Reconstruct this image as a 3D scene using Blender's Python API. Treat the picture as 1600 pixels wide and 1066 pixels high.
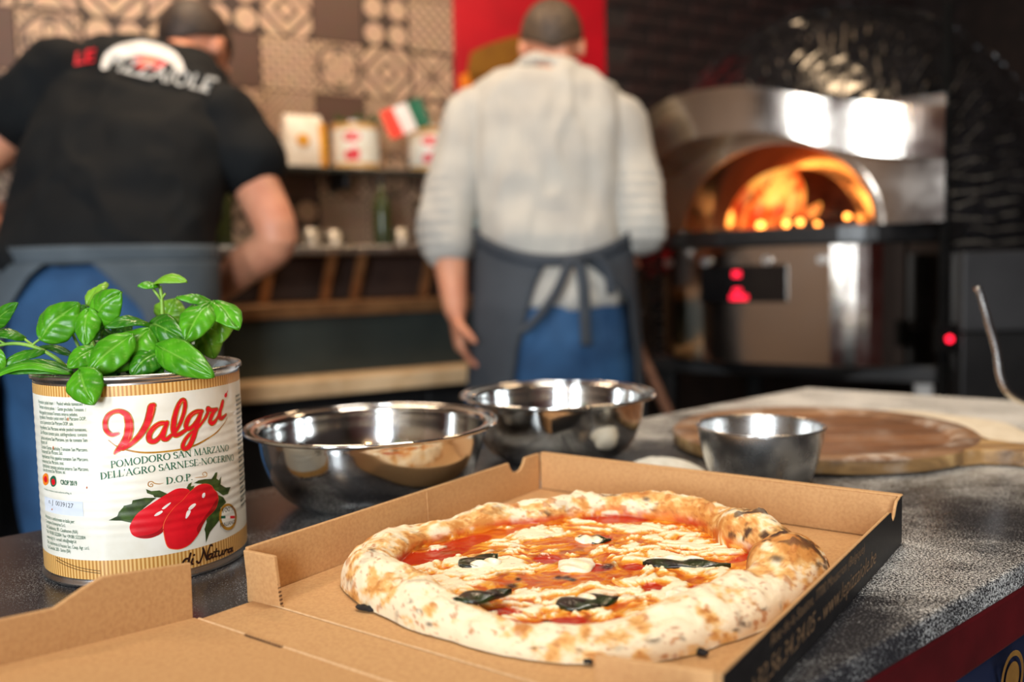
import bpy, bmesh, math, random
import numpy as np
from mathutils import Vector, Matrix, Euler
from mathutils.bvhtree import BVHTree
random.seed(7)
PI = math.pi
scn = bpy.context.scene
for o in list(bpy.data.objects): bpy.data.objects.remove(o)
COL = scn.collection

# ------------------------------------------------------------------ camera
TZ = 0.90                                  # height of the work table top
PITCH, FPX, ROLL, CH = 0.0806, 1418.5, -0.0232, 0.2172
CAMZ = TZ + CH
cam = bpy.data.cameras.new('camera')
cam.sensor_width = 36.0; cam.lens = 36.0 * FPX / 1600.0
cam.clip_start = 0.02; cam.clip_end = 60
cam.dof.use_dof = True; cam.dof.focus_distance = 0.635; cam.dof.aperture_fstop = 3.3
camo = bpy.data.objects.new('camera', cam); COL.objects.link(camo)
camo.matrix_world = Matrix.Translation((0, 0, CAMZ)) @ Matrix.Rotation(PI/2 - PITCH, 4, 'X') @ Matrix.Rotation(ROLL, 4, 'Z')
scn.camera = camo

# ------------------------------------------------------------------ view and world
vs = scn.view_settings
vs.view_transform = 'Standard'; vs.look = 'None'; vs.gamma = 1.0; vs.exposure = 0.08; vs.use_curve_mapping = False
world = bpy.data.worlds.new('overcast_sky'); scn.world = world; world.use_nodes = True
bgn = world.node_tree.nodes['Background']
bgn.inputs[0].default_value = (0.72, 0.86, 1.0, 1); bgn.inputs[1].default_value = 1.0

def area(name, loc, target, sx, sy, energy, color):
    l = bpy.data.lights.new(name, 'AREA'); l.shape = 'RECTANGLE'; l.size = sx; l.size_y = sy
    l.energy = energy; l.color = color
    o = bpy.data.objects.new(name, l); COL.objects.link(o)
    o.location = loc
    o.rotation_euler = (Vector(target) - Vector(loc)).to_track_quat('-Z', 'Y').to_euler()
    return o
def point(name, loc, energy, color, radius=0.03):
    l = bpy.data.lights.new(name, 'POINT'); l.energy = energy; l.color = color; l.shadow_soft_size = radius
    o = bpy.data.objects.new(name, l); COL.objects.link(o); o.location = loc
    return o

# daylight through the two shop windows in the wall behind the camera
WIN_Y = -2.6
WINDOWS = [(-2.0, 0.66), (-0.40, 0.74)]        # centre x, width
for cx_, w_ in WINDOWS:
    area('window_daylight', (cx_, WIN_Y - 0.02, 1.70), (cx_, 0, 1.70), w_, 1.9, 108, (0.88, 0.95, 1.0))
# warm ceiling lamps of the kitchen
CEIL = 2.9
LAMPS = [(-0.9, -0.6), (0.35, -0.9), (0.9, -0.2), (-0.2, -1.6)]
for x_, y_ in LAMPS: point('pendant_light', (x_, y_, 2.05), 5, (1.0, 0.62, 0.30), 0.03)
area('ceiling_lamp', (-0.7, 2.1, CEIL - 0.05), (-0.75, 2.5, 1.5), 0.5, 0.5, 28, (1.0, 0.74, 0.50))
area('ceiling_lamp', (0.75, 2.15, CEIL - 0.05), (0.8, 2.6, 1.5), 0.4, 0.4, 14, (1.0, 0.70, 0.42))
area('ceiling_lamp', (0.25, 0.75, CEIL - 0.05), (0.15, 0.7, 0.9), 0.5, 0.5, 20, (1.0, 0.90, 0.77))

# ------------------------------------------------------------------ photograph measurements -> places
def ray(px, py):
    u, v = px - 800.0, py - 533.0
    c, s = math.cos(-ROLL), math.sin(-ROLL)
    u, v = (u*c - v*s)/FPX, (u*s + v*c)/FPX
    return Vector((u, math.cos(PITCH) - v*math.sin(PITCH), -math.sin(PITCH) - v*math.cos(PITCH)))
CAM = Vector((0, 0, CAMZ))
def W(px, py, Y):
    d = ray(px, py); return CAM + d * (Y / d.y)
def G(px, py, z=0.0):
    d = ray(px, py); return CAM + d * ((TZ + z - CAMZ) / d.z)
def proj_np(P):
    x, y, z = P[:, 0], P[:, 1], P[:, 2] - CAMZ
    c, s = math.cos(PITCH), math.sin(PITCH)
    zc = y*c - z*s; yc = -y*s - z*c
    u = FPX*x/zc; v = FPX*yc/zc
    cr, sr = math.cos(ROLL), math.sin(ROLL)
    return 800 + u*cr - v*sr, 533 + u*sr + v*cr

# ------------------------------------------------------------------ helpers: noise
def _hash(ix, iy, iz, seed):
    h = (ix*374761393 + iy*668265263 + iz*2147483647 + seed*1274126177) & 0xFFFFFFFF
    h = ((h ^ (h >> 13)) * 1274126177) & 0xFFFFFFFF
    h = (h ^ (h >> 16)) & 0xFFFFFF
    return h / float(0xFFFFFF)
def vnoise(P, seed=0):
    P = np.asarray(P, float); F = np.floor(P).astype(np.int64); f = P - F
    f = f*f*(3 - 2*f); out = 0
    for dx in (0, 1):
        wx = f[:, 0] if dx else 1 - f[:, 0]
        for dy in (0, 1):
            wy = f[:, 1] if dy else 1 - f[:, 1]
            for dz in (0, 1):
                wz = f[:, 2] if dz else 1 - f[:, 2]
                out = out + wx*wy*wz*_hash(F[:, 0]+dx, F[:, 1]+dy, F[:, 2]+dz, seed)
    return out
def fbm(P, seed=0, octv=4, gain=0.5):
    s = 0; a = 1; t = 0
    for k in range(octv):
        s = s + a*vnoise(np.asarray(P)*(2.03**k) + 17.3*k, seed + k); t += a; a *= gain
    return s/t
def sstep(a, b, x):
    t = np.clip((x - a)/(b - a), 0, 1); return t*t*(3 - 2*t)
def srgb(r, g, b):
    f = lambda c: (c/255)/12.92 if c/255 <= 0.04045 else ((c/255 + 0.055)/1.055)**2.4
    return (f(r), f(g), f(b))

# ------------------------------------------------------------------ helpers: materials
def mat(name, col, rough=0.5, metal=0.0, var=None, bump=None, emit=None, emit_strength=0, trans=0, sss=0, spec=None, coat=0, rvar=None, alpha=None):
    """var = (colour2, scale, lo, hi, detail); bump = (scale, strength, distance)"""
    m = bpy.data.materials.new(name); m.use_nodes = True
    nt = m.node_tree; b = nt.nodes['Principled BSDF']; N = nt.nodes.new; L = nt.links.new
    b.inputs['Base Color'].default_value = (*col, 1); b.inputs['Roughness'].default_value = rough
    b.inputs['Metallic'].default_value = metal
    if trans: b.inputs['Transmission Weight'].default_value = trans
    if sss:
        b.inputs['Subsurface Weight'].default_value = sss; b.inputs['Subsurface Radius'].default_value = (0.01, 0.004, 0.002)
        b.inputs['Subsurface Scale'].default_value = 0.5
    if spec is not None: b.inputs['Specular IOR Level'].default_value = spec
    if coat: b.inputs['Coat Weight'].default_value = coat; b.inputs['Coat Roughness'].default_value = 0.1
    if emit: b.inputs['Emission Color'].default_value = (*emit, 1); b.inputs['Emission Strength'].default_value = emit_strength
    tc = None
    if var or bump or rvar:
        tc = N('ShaderNodeTexCoord')
    if var:
        n = N('ShaderNodeTexNoise'); n.inputs['Scale'].default_value = var[1]; n.inputs['Detail'].default_value = var[4] if len(var) > 4 else 4
        L(tc.outputs['Object'], n.inputs['Vector'])
        r = N('ShaderNodeValToRGB'); r.color_ramp.elements[0].position = var[2]; r.color_ramp.elements[1].position = var[3]
        r.color_ramp.elements[0].color = (*col, 1); r.color_ramp.elements[1].color = (*var[0], 1)
        L(n.outputs['Fac'], r.inputs['Fac']); L(r.outputs['Color'], b.inputs['Base Color'])
    if rvar:
        n = N('ShaderNodeTexNoise'); n.inputs['Scale'].default_value = rvar[0]; n.inputs['Detail'].default_value = 5
        L(tc.outputs['Object'], n.inputs['Vector'])
        mr = N('ShaderNodeMapRange'); mr.inputs[1].default_value = 0.3; mr.inputs[2].default_value = 0.7
        mr.inputs[3].default_value = rvar[1]; mr.inputs[4].default_value = rvar[2]
        L(n.outputs['Fac'], mr.inputs[0]); L(mr.outputs[0], b.inputs['Roughness'])
    if bump:
        n = N('ShaderNodeTexNoise'); n.inputs['Scale'].default_value = bump[0]; n.inputs['Detail'].default_value = 4
        L(tc.outputs['Object'], n.inputs['Vector'])
        bp = N('ShaderNodeBump'); bp.inputs['Strength'].default_value = bump[1]; bp.inputs['Distance'].default_value = bump[2]
        L(n.outputs['Fac'], bp.inputs['Height']); L(bp.outputs['Normal'], b.inputs['Normal'])
    return m
def attr_mat(name, attr='Col', rough=0.5, rough_attr=None, bump=None, sss=0, spec=None):
    m = mat(name, (0.5, 0.5, 0.5), rough, bump=bump, sss=sss, spec=spec); nt = m.node_tree
    b = nt.nodes['Principled BSDF']; a = nt.nodes.new('ShaderNodeAttribute'); a.attribute_name = attr
    nt.links.new(a.outputs['Color'], b.inputs['Base Color'])
    if rough_attr:
        a2 = nt.nodes.new('ShaderNodeAttribute'); a2.attribute_name = rough_attr
        nt.links.new(a2.outputs['Fac'], b.inputs['Roughness'])
    return m

# ------------------------------------------------------------------ helpers: objects and meshes
def tag(o, label=None, cat=None, group=None, kind=None):
    if label: o['label'] = label
    if cat: o['category'] = cat
    if group: o['group'] = group
    if kind: o['kind'] = kind
    return o
def empty(name, loc, label=None, cat=None, group=None, kind=None):
    o = bpy.data.objects.new(name, None); COL.objects.link(o); o.location = loc; o.empty_display_size = 0.05
    return tag(o, label, cat, group, kind)
def root_loc(o):
    v = Vector((0, 0, 0))
    while o is not None: v = v + o.location; o = o.parent
    return v
def link(name, me, m, parent=None, origin=None, smooth=False):
    """mesh data in world coordinates; the object's origin goes to `origin` (or the parent's place)"""
    o = bpy.data.objects.new(name, me); COL.objects.link(o)
    pl = root_loc(parent) if parent else Vector((0, 0, 0))
    og = Vector(origin) if origin is not None else pl
    if og.length > 0: me.transform(Matrix.Translation(-og))
    if parent: o.parent = parent
    o.location = og - pl
    if m is not None and len(me.materials) == 0: me.materials.append(m)
    if smooth:
        me.polygons.foreach_set('use_smooth', [True]*len(me.polygons))
    me.update()
    return o
class MB:
    def __init__(s): s.v = []; s.f = []
    def add(s, v, f):
        n = len(s.v); s.v += [tuple(a) for a in v]; s.f += [tuple(i + n for i in q) for q in f]; return s
    def box(s, c, d, R=None):
        hx, hy, hz = d[0]/2, d[1]/2, d[2]/2
        v = [Vector((x, y, z)) for x in (-hx, hx) for y in (-hy, hy) for z in (-hz, hz)]
        if R is not None: v = [R @ a for a in v]
        v = [a + Vector(c) for a in v]
        return s.add(v, [(0, 1, 3, 2), (4, 6, 7, 5), (0, 4, 5, 1), (2, 3, 7, 6), (0, 2, 6, 4), (1, 5, 7, 3)])
    def prism(s, pts, z0, z1):
        n = len(pts)
        v = [(p[0], p[1], z0) for p in pts] + [(p[0], p[1], z1) for p in pts]
        f = [tuple(range(n))[::-1], tuple(range(n, 2*n))] + [(i, (i+1) % n, (i+1) % n + n, i + n) for i in range(n)]
        return s.add(v, f)
    def slab(s, pts, off):
        """polygon of 3D points thickened by the vector off"""
        n = len(pts); v = [Vector(p) for p in pts] + [Vector(p) + Vector(off) for p in pts]
        f = [tuple(range(n))[::-1], tuple(range(n, 2*n))] + [(i, (i+1) % n, (i+1) % n + n, i + n) for i in range(n)]
        return s.add(v, f)
    def lathe(s, prof, c=(0, 0, 0), n=48, closed=False):
        k = len(prof); v = []; f = []
        for j in range(n):
            a = 2*PI*j/n
            for r, z in prof: v.append((c[0] + r*math.cos(a), c[1] + r*math.sin(a), c[2] + z))
        for j in range(n):
            j2 = (j+1) % n
            for i in range(k if closed else k-1):
                i2 = (i+1) % k
                f.append((j*k+i, j2*k+i, j2*k+i2, j*k+i2))
        if not closed:
            if prof[0][0] > 1e-6: f.append(tuple(j*k for j in range(n))[::-1])
            if prof[-1][0] > 1e-6: f.append(tuple(j*k+k-1 for j in range(n)))
        return s.add(v, f)
    def loft(s, rings, cap=True):
        k = len(rings[0]); v = [p for r in rings for p in r]; f = []
        for i in range(len(rings)-1):
            for j in range(k):
                j2 = (j+1) % k; f.append((i*k+j, i*k+j2, (i+1)*k+j2, (i+1)*k+j))
        if cap: f.append(tuple(range(k))[::-1]); f.append(tuple(range((len(rings)-1)*k, len(rings)*k)))
        return s.add(v, f)
    def tube(s, path, rad, n=10, cap=True, sub=0):
        path = [Vector(p) for p in path]
        if not hasattr(rad, '__len__'): rad = [rad]*len(path)
        if sub:
            path, rad = spline(path, rad, sub)
        rings = []; ref = None
        for i, p in enumerate(path):
            d = (path[min(i+1, len(path)-1)] - path[max(i-1, 0)]).normalized()
            if ref is None: ref = Vector((0, 0, 1)) if abs(d.z) < 0.9 else Vector((1, 0, 0))
            a = (ref - d*ref.dot(d)).normalized(); b = d.cross(a); ref = a
            rings.append([p + (a*math.cos(2*PI*j/n) + b*math.sin(2*PI*j/n))*rad[i] for j in range(n)])
        return s.loft(rings, cap)
    def grid(s, fn, nu, nv):
        v = [fn(i/nu, j/nv) for i in range(nu+1) for j in range(nv+1)]
        f = [(i*(nv+1)+j, (i+1)*(nv+1)+j, (i+1)*(nv+1)+j+1, i*(nv+1)+j+1) for i in range(nu) for j in range(nv)]
        return s.add(v, f)
    def mesh(s, name):
        me = bpy.data.meshes.new(name); me.from_pydata([tuple(a) for a in s.v], [], s.f); me.update(); return me
    def build(s, name, m, parent=None, origin=None, smooth=False, bevel=0, seg=2, fix=True):
        me = s.mesh(name)
        if fix:
            bm = bmesh.new(); bm.from_mesh(me); bmesh.ops.recalc_face_normals(bm, faces=bm.faces); bm.to_mesh(me); bm.free()
        o = link(name, me, m, parent, origin, smooth)
        if bevel:
            md = o.modifiers.new('bevel', 'BEVEL'); md.width = bevel; md.segments = seg; md.limit_method = 'ANGLE'; md.angle_limit = 0.6
        return o
def spline(path, rad, sub):
    out = []; ro = []
    n = len(path)
    for i in range(n-1):
        p0 = path[max(i-1, 0)]; p1 = path[i]; p2 = path[i+1]; p3 = path[min(i+2, n-1)]
        for k in range(sub):
            t = k/sub
            out.append(0.5*((2*p1) + (p2-p0)*t + (2*p0-5*p1+4*p2-p3)*t*t + (3*p1-p0-3*p2+p3)*t**3))
            ro.append(rad[i]*(1-t) + rad[i+1]*t)
    out.append(path[-1]); ro.append(rad[-1])
    return out, ro
def evaluated(o):
    dg = bpy.context.evaluated_depsgraph_get(); dg.update()
    me = bpy.data.meshes.new_from_object(o.evaluated_get(dg)); return me
def remeshed(mb, voxel, smooth_it=6):
    """one continuous surface out of overlapping closed lofts"""
    me = mb.mesh('tmp'); o = bpy.data.objects.new('tmp', me); COL.objects.link(o)
    bm = bmesh.new(); bm.from_mesh(me); bmesh.ops.recalc_face_normals(bm, faces=bm.faces); bm.to_mesh(me); bm.free()
    r = o.modifiers.new('r', 'REMESH'); r.mode = 'VOXEL'; r.voxel_size = voxel
    if smooth_it:
        sm = o.modifiers.new('s', 'SMOOTH'); sm.iterations = smooth_it; sm.factor = 0.5
    out = evaluated(o); bpy.data.objects.remove(o); bpy.data.meshes.remove(me)
    out.materials.clear(); return out
def displace(me, fn):
    n = len(me.vertices); co = np.empty(n*3); me.vertices.foreach_get('co', co); co = co.reshape(-1, 3)
    no = np.empty(n*3); me.vertices.foreach_get('normal', no); no = no.reshape(-1, 3)
    co = fn(co, no); me.vertices.foreach_set('co', co.ravel()); me.update()
def ellring(c, rx, ry, ax=None, ay=None, n=20, pw=2.0):
    """ring round c in the plane of ax, ay; pw > 2 squares it off"""
    ax = Vector(ax or (1, 0, 0)); ay = Vector(ay or (0, 1, 0)); r = []
    for j in range(n):
        a = 2*PI*j/n; ca, sa = math.cos(a), math.sin(a)
        x = math.copysign(abs(ca)**(2/pw), ca); y = math.copysign(abs(sa)**(2/pw), sa)
        r.append(Vector(c) + ax*(rx*x) + ay*(ry*y))
    return r
def limb(mb, pts, rad, sub=5, n=14):
    mb.tube([Vector(p) for p in pts], list(rad), n=n, sub=sub)
    for p, r in ((pts[0], rad[0]), (pts[-1], rad[-1])): ball(mb, p, (r, r, r))
def ball(mb, c, r, R=None, n=14, k=10):
    prof = []; v = []; f = []
    for i in range(k+1):
        t = PI*i/k
        for j in range(n):
            a = 2*PI*j/n
            p = Vector((r[0]*math.sin(t)*math.cos(a), r[1]*math.sin(t)*math.sin(a), r[2]*math.cos(t)))
            if R is not None: p = R @ p
            v.append(Vector(c) + p)
    for i in range(k):
        for j in range(n):
            j2 = (j+1) % n; f.append((i*n+j, i*n+j2, (i+1)*n+j2, (i+1)*n+j))
    f.append(tuple(range(n))[::-1]); f.append(tuple(range(k*n, (k+1)*n)))
    mb.add(v, f)
_tc = {}
def text2d(txt, h, sx=1.0, shear=0.0, bold=0.0, align='LEFT'):
    """flat lettering: vertices (x, y) with capital height about h, and faces"""
    key = (txt, h, sx, shear, bold, align)
    if key in _tc: return _tc[key]
    cu = bpy.data.curves.new('t', 'FONT'); cu.body = txt; cu.size = h/0.70; cu.shear = shear; cu.offset = bold
    cu.align_x = align; cu.resolution_u = 3
    o = bpy.data.objects.new('t', cu); COL.objects.link(o)
    me = evaluated(o)
    v = [(a.co.x*sx, a.co.y) for a in me.vertices]; f = [tuple(p.vertices) for p in me.polygons]
    bpy.data.objects.remove(o); bpy.data.curves.remove(cu); bpy.data.meshes.remove(me)
    _tc[key] = (v, f); return v, f
def stroke2d(pts, ws, sub=6, n=10):
    """brush stroke as flat quads and round joints: returns (verts, faces)"""
    P = [Vector((p[0], p[1], 0)) for p in pts]
    if not hasattr(ws, '__len__'): ws = [ws]*len(P)
    if sub > 1: P, ws = spline(P, ws, sub)
    v = []; f = []
    for i, p in enumerate(P):
        d = (P[min(i+1, len(P)-1)] - P[max(i-1, 0)])
        d = d.normalized() if d.length > 1e-9 else Vector((1, 0, 0))
        q = Vector((-d.y, d.x, 0))*ws[i]/2
        v += [(p.x+q.x, p.y+q.y), (p.x-q.x, p.y-q.y)]
    for i in range(len(P)-1): f.append((2*i, 2*i+1, 2*i+3, 2*i+2))
    for p, w in ((P[0], ws[0]), (P[-1], ws[-1])):
        b = len(v); v += [(p.x + w/2*math.cos(2*PI*j/n), p.y + w/2*math.sin(2*PI*j/n)) for j in range(n)]
        f.append(tuple(range(b, b+n)))
    return v, f
def fine(v, f, maxlen):
    """triangulate flat (x, y) faces and split edges until none is longer than maxlen"""
    bm = bmesh.new(); vs_ = [bm.verts.new((a[0], a[1], 0)) for a in v]
    for q in f:
        try: bm.faces.new([vs_[i] for i in q])
        except ValueError: pass
    bmesh.ops.triangulate(bm, faces=bm.faces[:])
    for _ in range(8):
        es = [e for e in bm.edges if e.calc_length() > maxlen]
        if not es: break
        bmesh.ops.subdivide_edges(bm, edges=es, cuts=1)
        bmesh.ops.triangulate(bm, faces=[q for q in bm.faces if len(q.verts) > 3])
    bm.verts.index_update()
    vo = [(a.co.x, a.co.y) for a in bm.verts]; fo = [tuple(a.index for a in q.verts) for q in bm.faces]; bm.free()
    return vo, fo

# ================================================================== the room
M_floor = mat('floor_tiles', srgb(70, 62, 58), 0.45, var=(srgb(92, 84, 78), 9, 0.4, 0.65), bump=(60, 0.2, 0.002))
M_ceil = mat('ceiling_paint', srgb(74, 66, 62), 0.8, var=(srgb(86, 78, 72), 3, 0.4, 0.6))
M_wallred = mat('wall_red_paint', srgb(120, 30, 28), 0.7, var=(srgb(98, 26, 25), 4, 0.4, 0.65), bump=(80, 0.15, 0.001))
M_wallbrown = mat('wall_brown_paint', srgb(132, 100, 72), 0.7, var=(srgb(116, 86, 62), 4, 0.4, 0.65), bump=(80, 0.15, 0.001))
M_walldark = mat('wall_dark_mortar', srgb(38, 30, 28), 0.85, var=(srgb(56, 42, 38), 14, 0.4, 0.7), bump=(120, 0.4, 0.002))
M_brick = mat('dark_brick', srgb(48, 24, 21), 0.75, var=(srgb(26, 17, 16), 16, 0.35, 0.65), bump=(90, 0.5, 0.002))
M_brickwarm = mat('warm_brick', srgb(158, 92, 66), 0.8, var=(srgb(116, 62, 46), 12, 0.35, 0.65), bump=(90, 0.5, 0.002))
M_grout = mat('tile_grout', srgb(104, 84, 70), 0.85, var=(srgb(84, 68, 58), 30, 0.4, 0.6))
M_frame = mat('window_frame_paint', srgb(52, 50, 50), 0.45, var=(srgb(62, 60, 58), 20, 0.4, 0.6))

tw = Vector((math.cos(math.radians(30)), math.sin(math.radians(30)), 0)); nw = Vector((tw.y, -tw.x, 0)); P0 = Vector((-0.5, 3.05, 0))
def WP(s, d, z): return P0 + tw*s + nw*d + Vector((0, 0, z))       # place by the tiled wall: along, out from it, up
RW = Matrix.Rotation(math.radians(30), 3, 'Z')
def wbox(mb, s, d, z, ls, ld, lz): return mb.box(WP(s, d, z), (ls, ld, lz), RW)
def wall_s(px, d=0.0):
    """distance along the tiled wall (at d in front of it) of the photograph's column px"""
    r = ray(px, 420); A = P0 + nw*d
    den = tw.x*r.y - tw.y*r.x
    return (r.x*A.y - r.y*A.x)/den

mb = MB(); mb.box((-0.4, 1.0, -0.05), (7, 8.2, 0.1)); mb.build('floor', M_floor); tag(bpy.data.objects['floor'], kind='structure')
mb = MB(); mb.box((-0.4, 1.0, CEIL + 0.05), (7, 8.2, 0.1)); o = mb.build('ceiling', M_ceil); tag(o, kind='structure')
mb = MB(); wbox(mb, 0.05, -0.10, CEIL/2, 6.6, 0.2, CEIL); wall_back = mb.build('wall_back', M_grout, origin=WP(0, 0, 0)); tag(wall_back, kind='structure')
mb = MB(); mb.box((2.4, 1.0, CEIL/2), (0.2, 7.4, CEIL)); tag(mb.build('wall_right', M_walldark), kind='structure')
mb = MB(); mb.box((-3.3, -0.47, CEIL/2), (0.2, 4.6, CEIL)); tag(mb.build('wall_left', M_wallbrown), kind='structure')
# wall behind the camera with two tall windows and a brick pier between them
mb = MB(); y0 = WIN_Y - 0.1
edges = [-3.4]
for cx_, w_ in WINDOWS: edges += [cx_ - w_/2, cx_ + w_/2]
edges += [2.5]
for i in range(0, len(edges), 2):
    mb.box(((edges[i] + edges[i+1])/2, y0, CEIL/2), (edges[i+1]-edges[i], 0.2, CEIL))
for cx_, w_ in WINDOWS:
    mb.box((cx_, y0, 0.375), (w_, 0.2, 0.75)); mb.box((cx_, y0, (2.65 + CEIL)/2), (w_, 0.2, CEIL - 2.65))
tag(mb.build('wall_front', M_wallred), kind='structure')
for k, (cx_, w_) in enumerate(WINDOWS):
    e = empty('window_%d' % (k+1), (cx_, y0, 0.75), kind='structure')
    for nm, c, d in (('window_frame', (cx_ - w_/2 + 0.02, y0 + 0.12, 1.70), (0.04, 0.05, 1.9)), ('window_frame', (cx_ + w_/2 - 0.02, y0 + 0.12, 1.70), (0.04, 0.05, 1.9)),
                     ('window_frame', (cx_, y0 + 0.12, 2.63), (w_ - 0.08, 0.05, 0.04)), ('window_frame', (cx_, y0 + 0.12, 0.77), (w_ - 0.08, 0.05, 0.04)),
                     ('window_bar', (cx_, y0 + 0.12, 1.62), (w_ - 0.08, 0.04, 0.035)), ('window_sill', (cx_, y0 + 0.16, 0.735), (w_ + 0.1, 0.14, 0.03))):
        m_ = MB(); m_.box(c, d); m_.build(nm, M_frame, e, bevel=0.004)
# ---- node arithmetic for printed tile patterns
class NX:
    def __init__(s, nt, sock): s.nt = nt; s.k = sock
    def _m(s, op, *a):
        n = s.nt.nodes.new('ShaderNodeMath'); n.operation = op
        for i, x in enumerate((s,) + a):
            if isinstance(x, NX): s.nt.links.new(x.k, n.inputs[i])
            else: n.inputs[i].default_value = x
        return NX(s.nt, n.outputs[0])
    def __add__(s, o): return s._m('ADD', o)
    def __sub__(s, o): return s._m('SUBTRACT', o)
    def __mul__(s, o): return s._m('MULTIPLY', o)
    def abs(s): return s._m('ABSOLUTE')
    def max(s, o): return s._m('MAXIMUM', o)
    def min(s, o): return s._m('MINIMUM', o)
    def lt(s, o): return s._m('LESS_THAN', o)
    def gt(s, o): return s._m('GREATER_THAN', o)
    def sin(s): return s._m('SINE')
    def sqrt(s): return s._m('SQRT')
    def atan2(s, o): return s._m('ARCTAN2', o)
    def band(s, a, b): return s.gt(a) * s.lt(b)
TS = 0.168
def tile_mat(name, fn, light=srgb(204, 168, 138), dark=srgb(70, 53, 45)):
    m = mat(name, light, 0.42); nt = m.node_tree; b = nt.nodes['Principled BSDF']
    tc = nt.nodes.new('ShaderNodeTexCoord'); sp = nt.nodes.new('ShaderNodeSeparateXYZ'); nt.links.new(tc.outputs['Object'], sp.inputs[0])
    x = NX(nt, sp.outputs[0]) * (2/TS); y = NX(nt, sp.outputs[2]) * (2/TS)
    k = fn(x, y)
    nz = nt.nodes.new('ShaderNodeTexNoise'); nz.inputs['Scale'].default_value = 30; nt.links.new(tc.outputs['Object'], nz.inputs['Vector'])
    mx = nt.nodes.new('ShaderNodeMix'); mx.data_type = 'RGBA'
    mx.inputs[6].default_value = (*light, 1); mx.inputs[7].default_value = (*dark, 1)
    nt.links.new(k.k, mx.inputs[0])
    m2 = nt.nodes.new('ShaderNodeMix'); m2.data_type = 'RGBA'; m2.blend_type = 'MULTIPLY'; m2.inputs[0].default_value = 0.25
    nt.links.new(mx.outputs[2], m2.inputs[6]); nt.links.new(nz.outputs['Color'], m2.inputs[7])
    nt.links.new(m2.outputs[2], b.inputs['Base Color'])
    return m
def p_diamond(x, y):
    d = x.abs() + y.abs(); return (d.band(0.34, 0.52)).max(d.band(0.92, 1.12)).max(d.gt(1.62))
def p_lattice(x, y): return ((x*14.0).sin() * (y*14.0).sin()).gt(0.25)
def p_fine(x, y): return ((x*24.0).sin() * (y*24.0).sin()).gt(0.1)
def p_flower(x, y):
    r = (x*x + y*y).sqrt(); a = y.atan2(x)
    pet = (a*2.0 + 1.5708).sin().abs()*0.62 + 0.1
    return (r.band(0.78, 0.92)).max((r - pet).band(-0.12, 0.03) * r.lt(0.75)).max(r.band(0.93, 2.0)*((x*20.0).sin()*(y*20.0).sin()).gt(0.2))
def p_oct(x, y):
    qx = (x.abs() - 0.5).abs(); qy = (y.abs() - 0.5).abs()
    return qx.max(qy).max((qx + qy)*0.72).gt(0.40)
def p_medal(x, y):
    qx = x.abs() - 0.46; qy = y.abs() - 0.46; r = (qx*qx + qy*qy).sqrt(); R = (x*x + y*y).sqrt()
    return (r.band(0.22, 0.36)).max(r.lt(0.09)).max(R.band(0.96, 1.08))
def p_star(x, y):
    d = (x - y).abs().min((x + y).abs()); c = x.abs().max(y.abs())
    return (d.band(0.16, 0.30) * c.lt(0.9)).max(c.band(0.86, 0.97)).max((x.abs() + y.abs()).lt(0.22))
def p_plain(x, y): return (x.abs() + y.abs()).lt(9.0)
M_t = {k: tile_mat('patterned_tile_' + k, f) for k, f in dict(diamond=p_diamond, lattice=p_lattice, fine=p_fine, flower=p_flower, octagon=p_oct, medal=p_medal, star=p_star).items()}
M_t['plain'] = tile_mat('plain_brown_tile', p_plain, dark=srgb(96, 70, 58))
def tile_mesh(k):
    m_ = MB(); m_.box((0, 0, 0), (TS - 0.003, 0.010, TS - 0.003)); me = m_.mesh('tile_' + k); me.materials.append(M_t[k])
    bm = bmesh.new(); bm.from_mesh(me); bmesh.ops.recalc_face_normals(bm, faces=bm.faces)
    bmesh.ops.bevel(bm, geom=bm.edges[:], offset=0.0012, segments=1, affect='EDGES'); bm.to_mesh(me); bm.free(); return me
TM = {k: tile_mesh(k) for k in M_t}
S_RED0 = wall_s(717); S_RED1 = wall_s(946)
MAPT = {  # column counted leftwards from the red panel, row counted from the row of the flower tile
    (0, 1): 'lattice', (0, 0): 'star', (0, -1): 'medal', (1, 1): 'octagon', (1, 0): 'diamond', (1, -1): 'fine', (2, 1): 'plain', (2, 0): 'flower', (2, -1): 'plain',
    (3, 1): 'diamond', (3, 0): 'lattice', (3, -1): 'fine', (4, 1): 'octagon', (4, 0): 'plain', (4, -1): 'lattice', (5, 1): 'star', (5, 0): 'diamond', (6, 1): 'diamond', (6, 0): 'octagon',
    (7, 1): 'star', (7, 0): 'flower', (8, 1): 'medal', (8, 0): 'plain', (9, 1): 'medal', (9, 0): 'plain', (9, -1): 'lattice'}
rt = random.Random(3); kinds = ['diamond', 'lattice', 'octagon', 'plain', 'flower', 'medal', 'star', 'fine', 'lattice']
for c in range(13):
    for r in range(-5, 3):
        k = MAPT.get((c, r)) or rt.choice(kinds)
        o = bpy.data.objects.new('tile', TM[k]); COL.objects.link(o); o.parent = wall_back
        o.location = WP(S_RED0 - TS*(c + 0.5), 0.005, 1.775 + TS*r) - WP(0, 0, 0)
        o.rotation_euler = (0, 0, math.radians(30))
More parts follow.
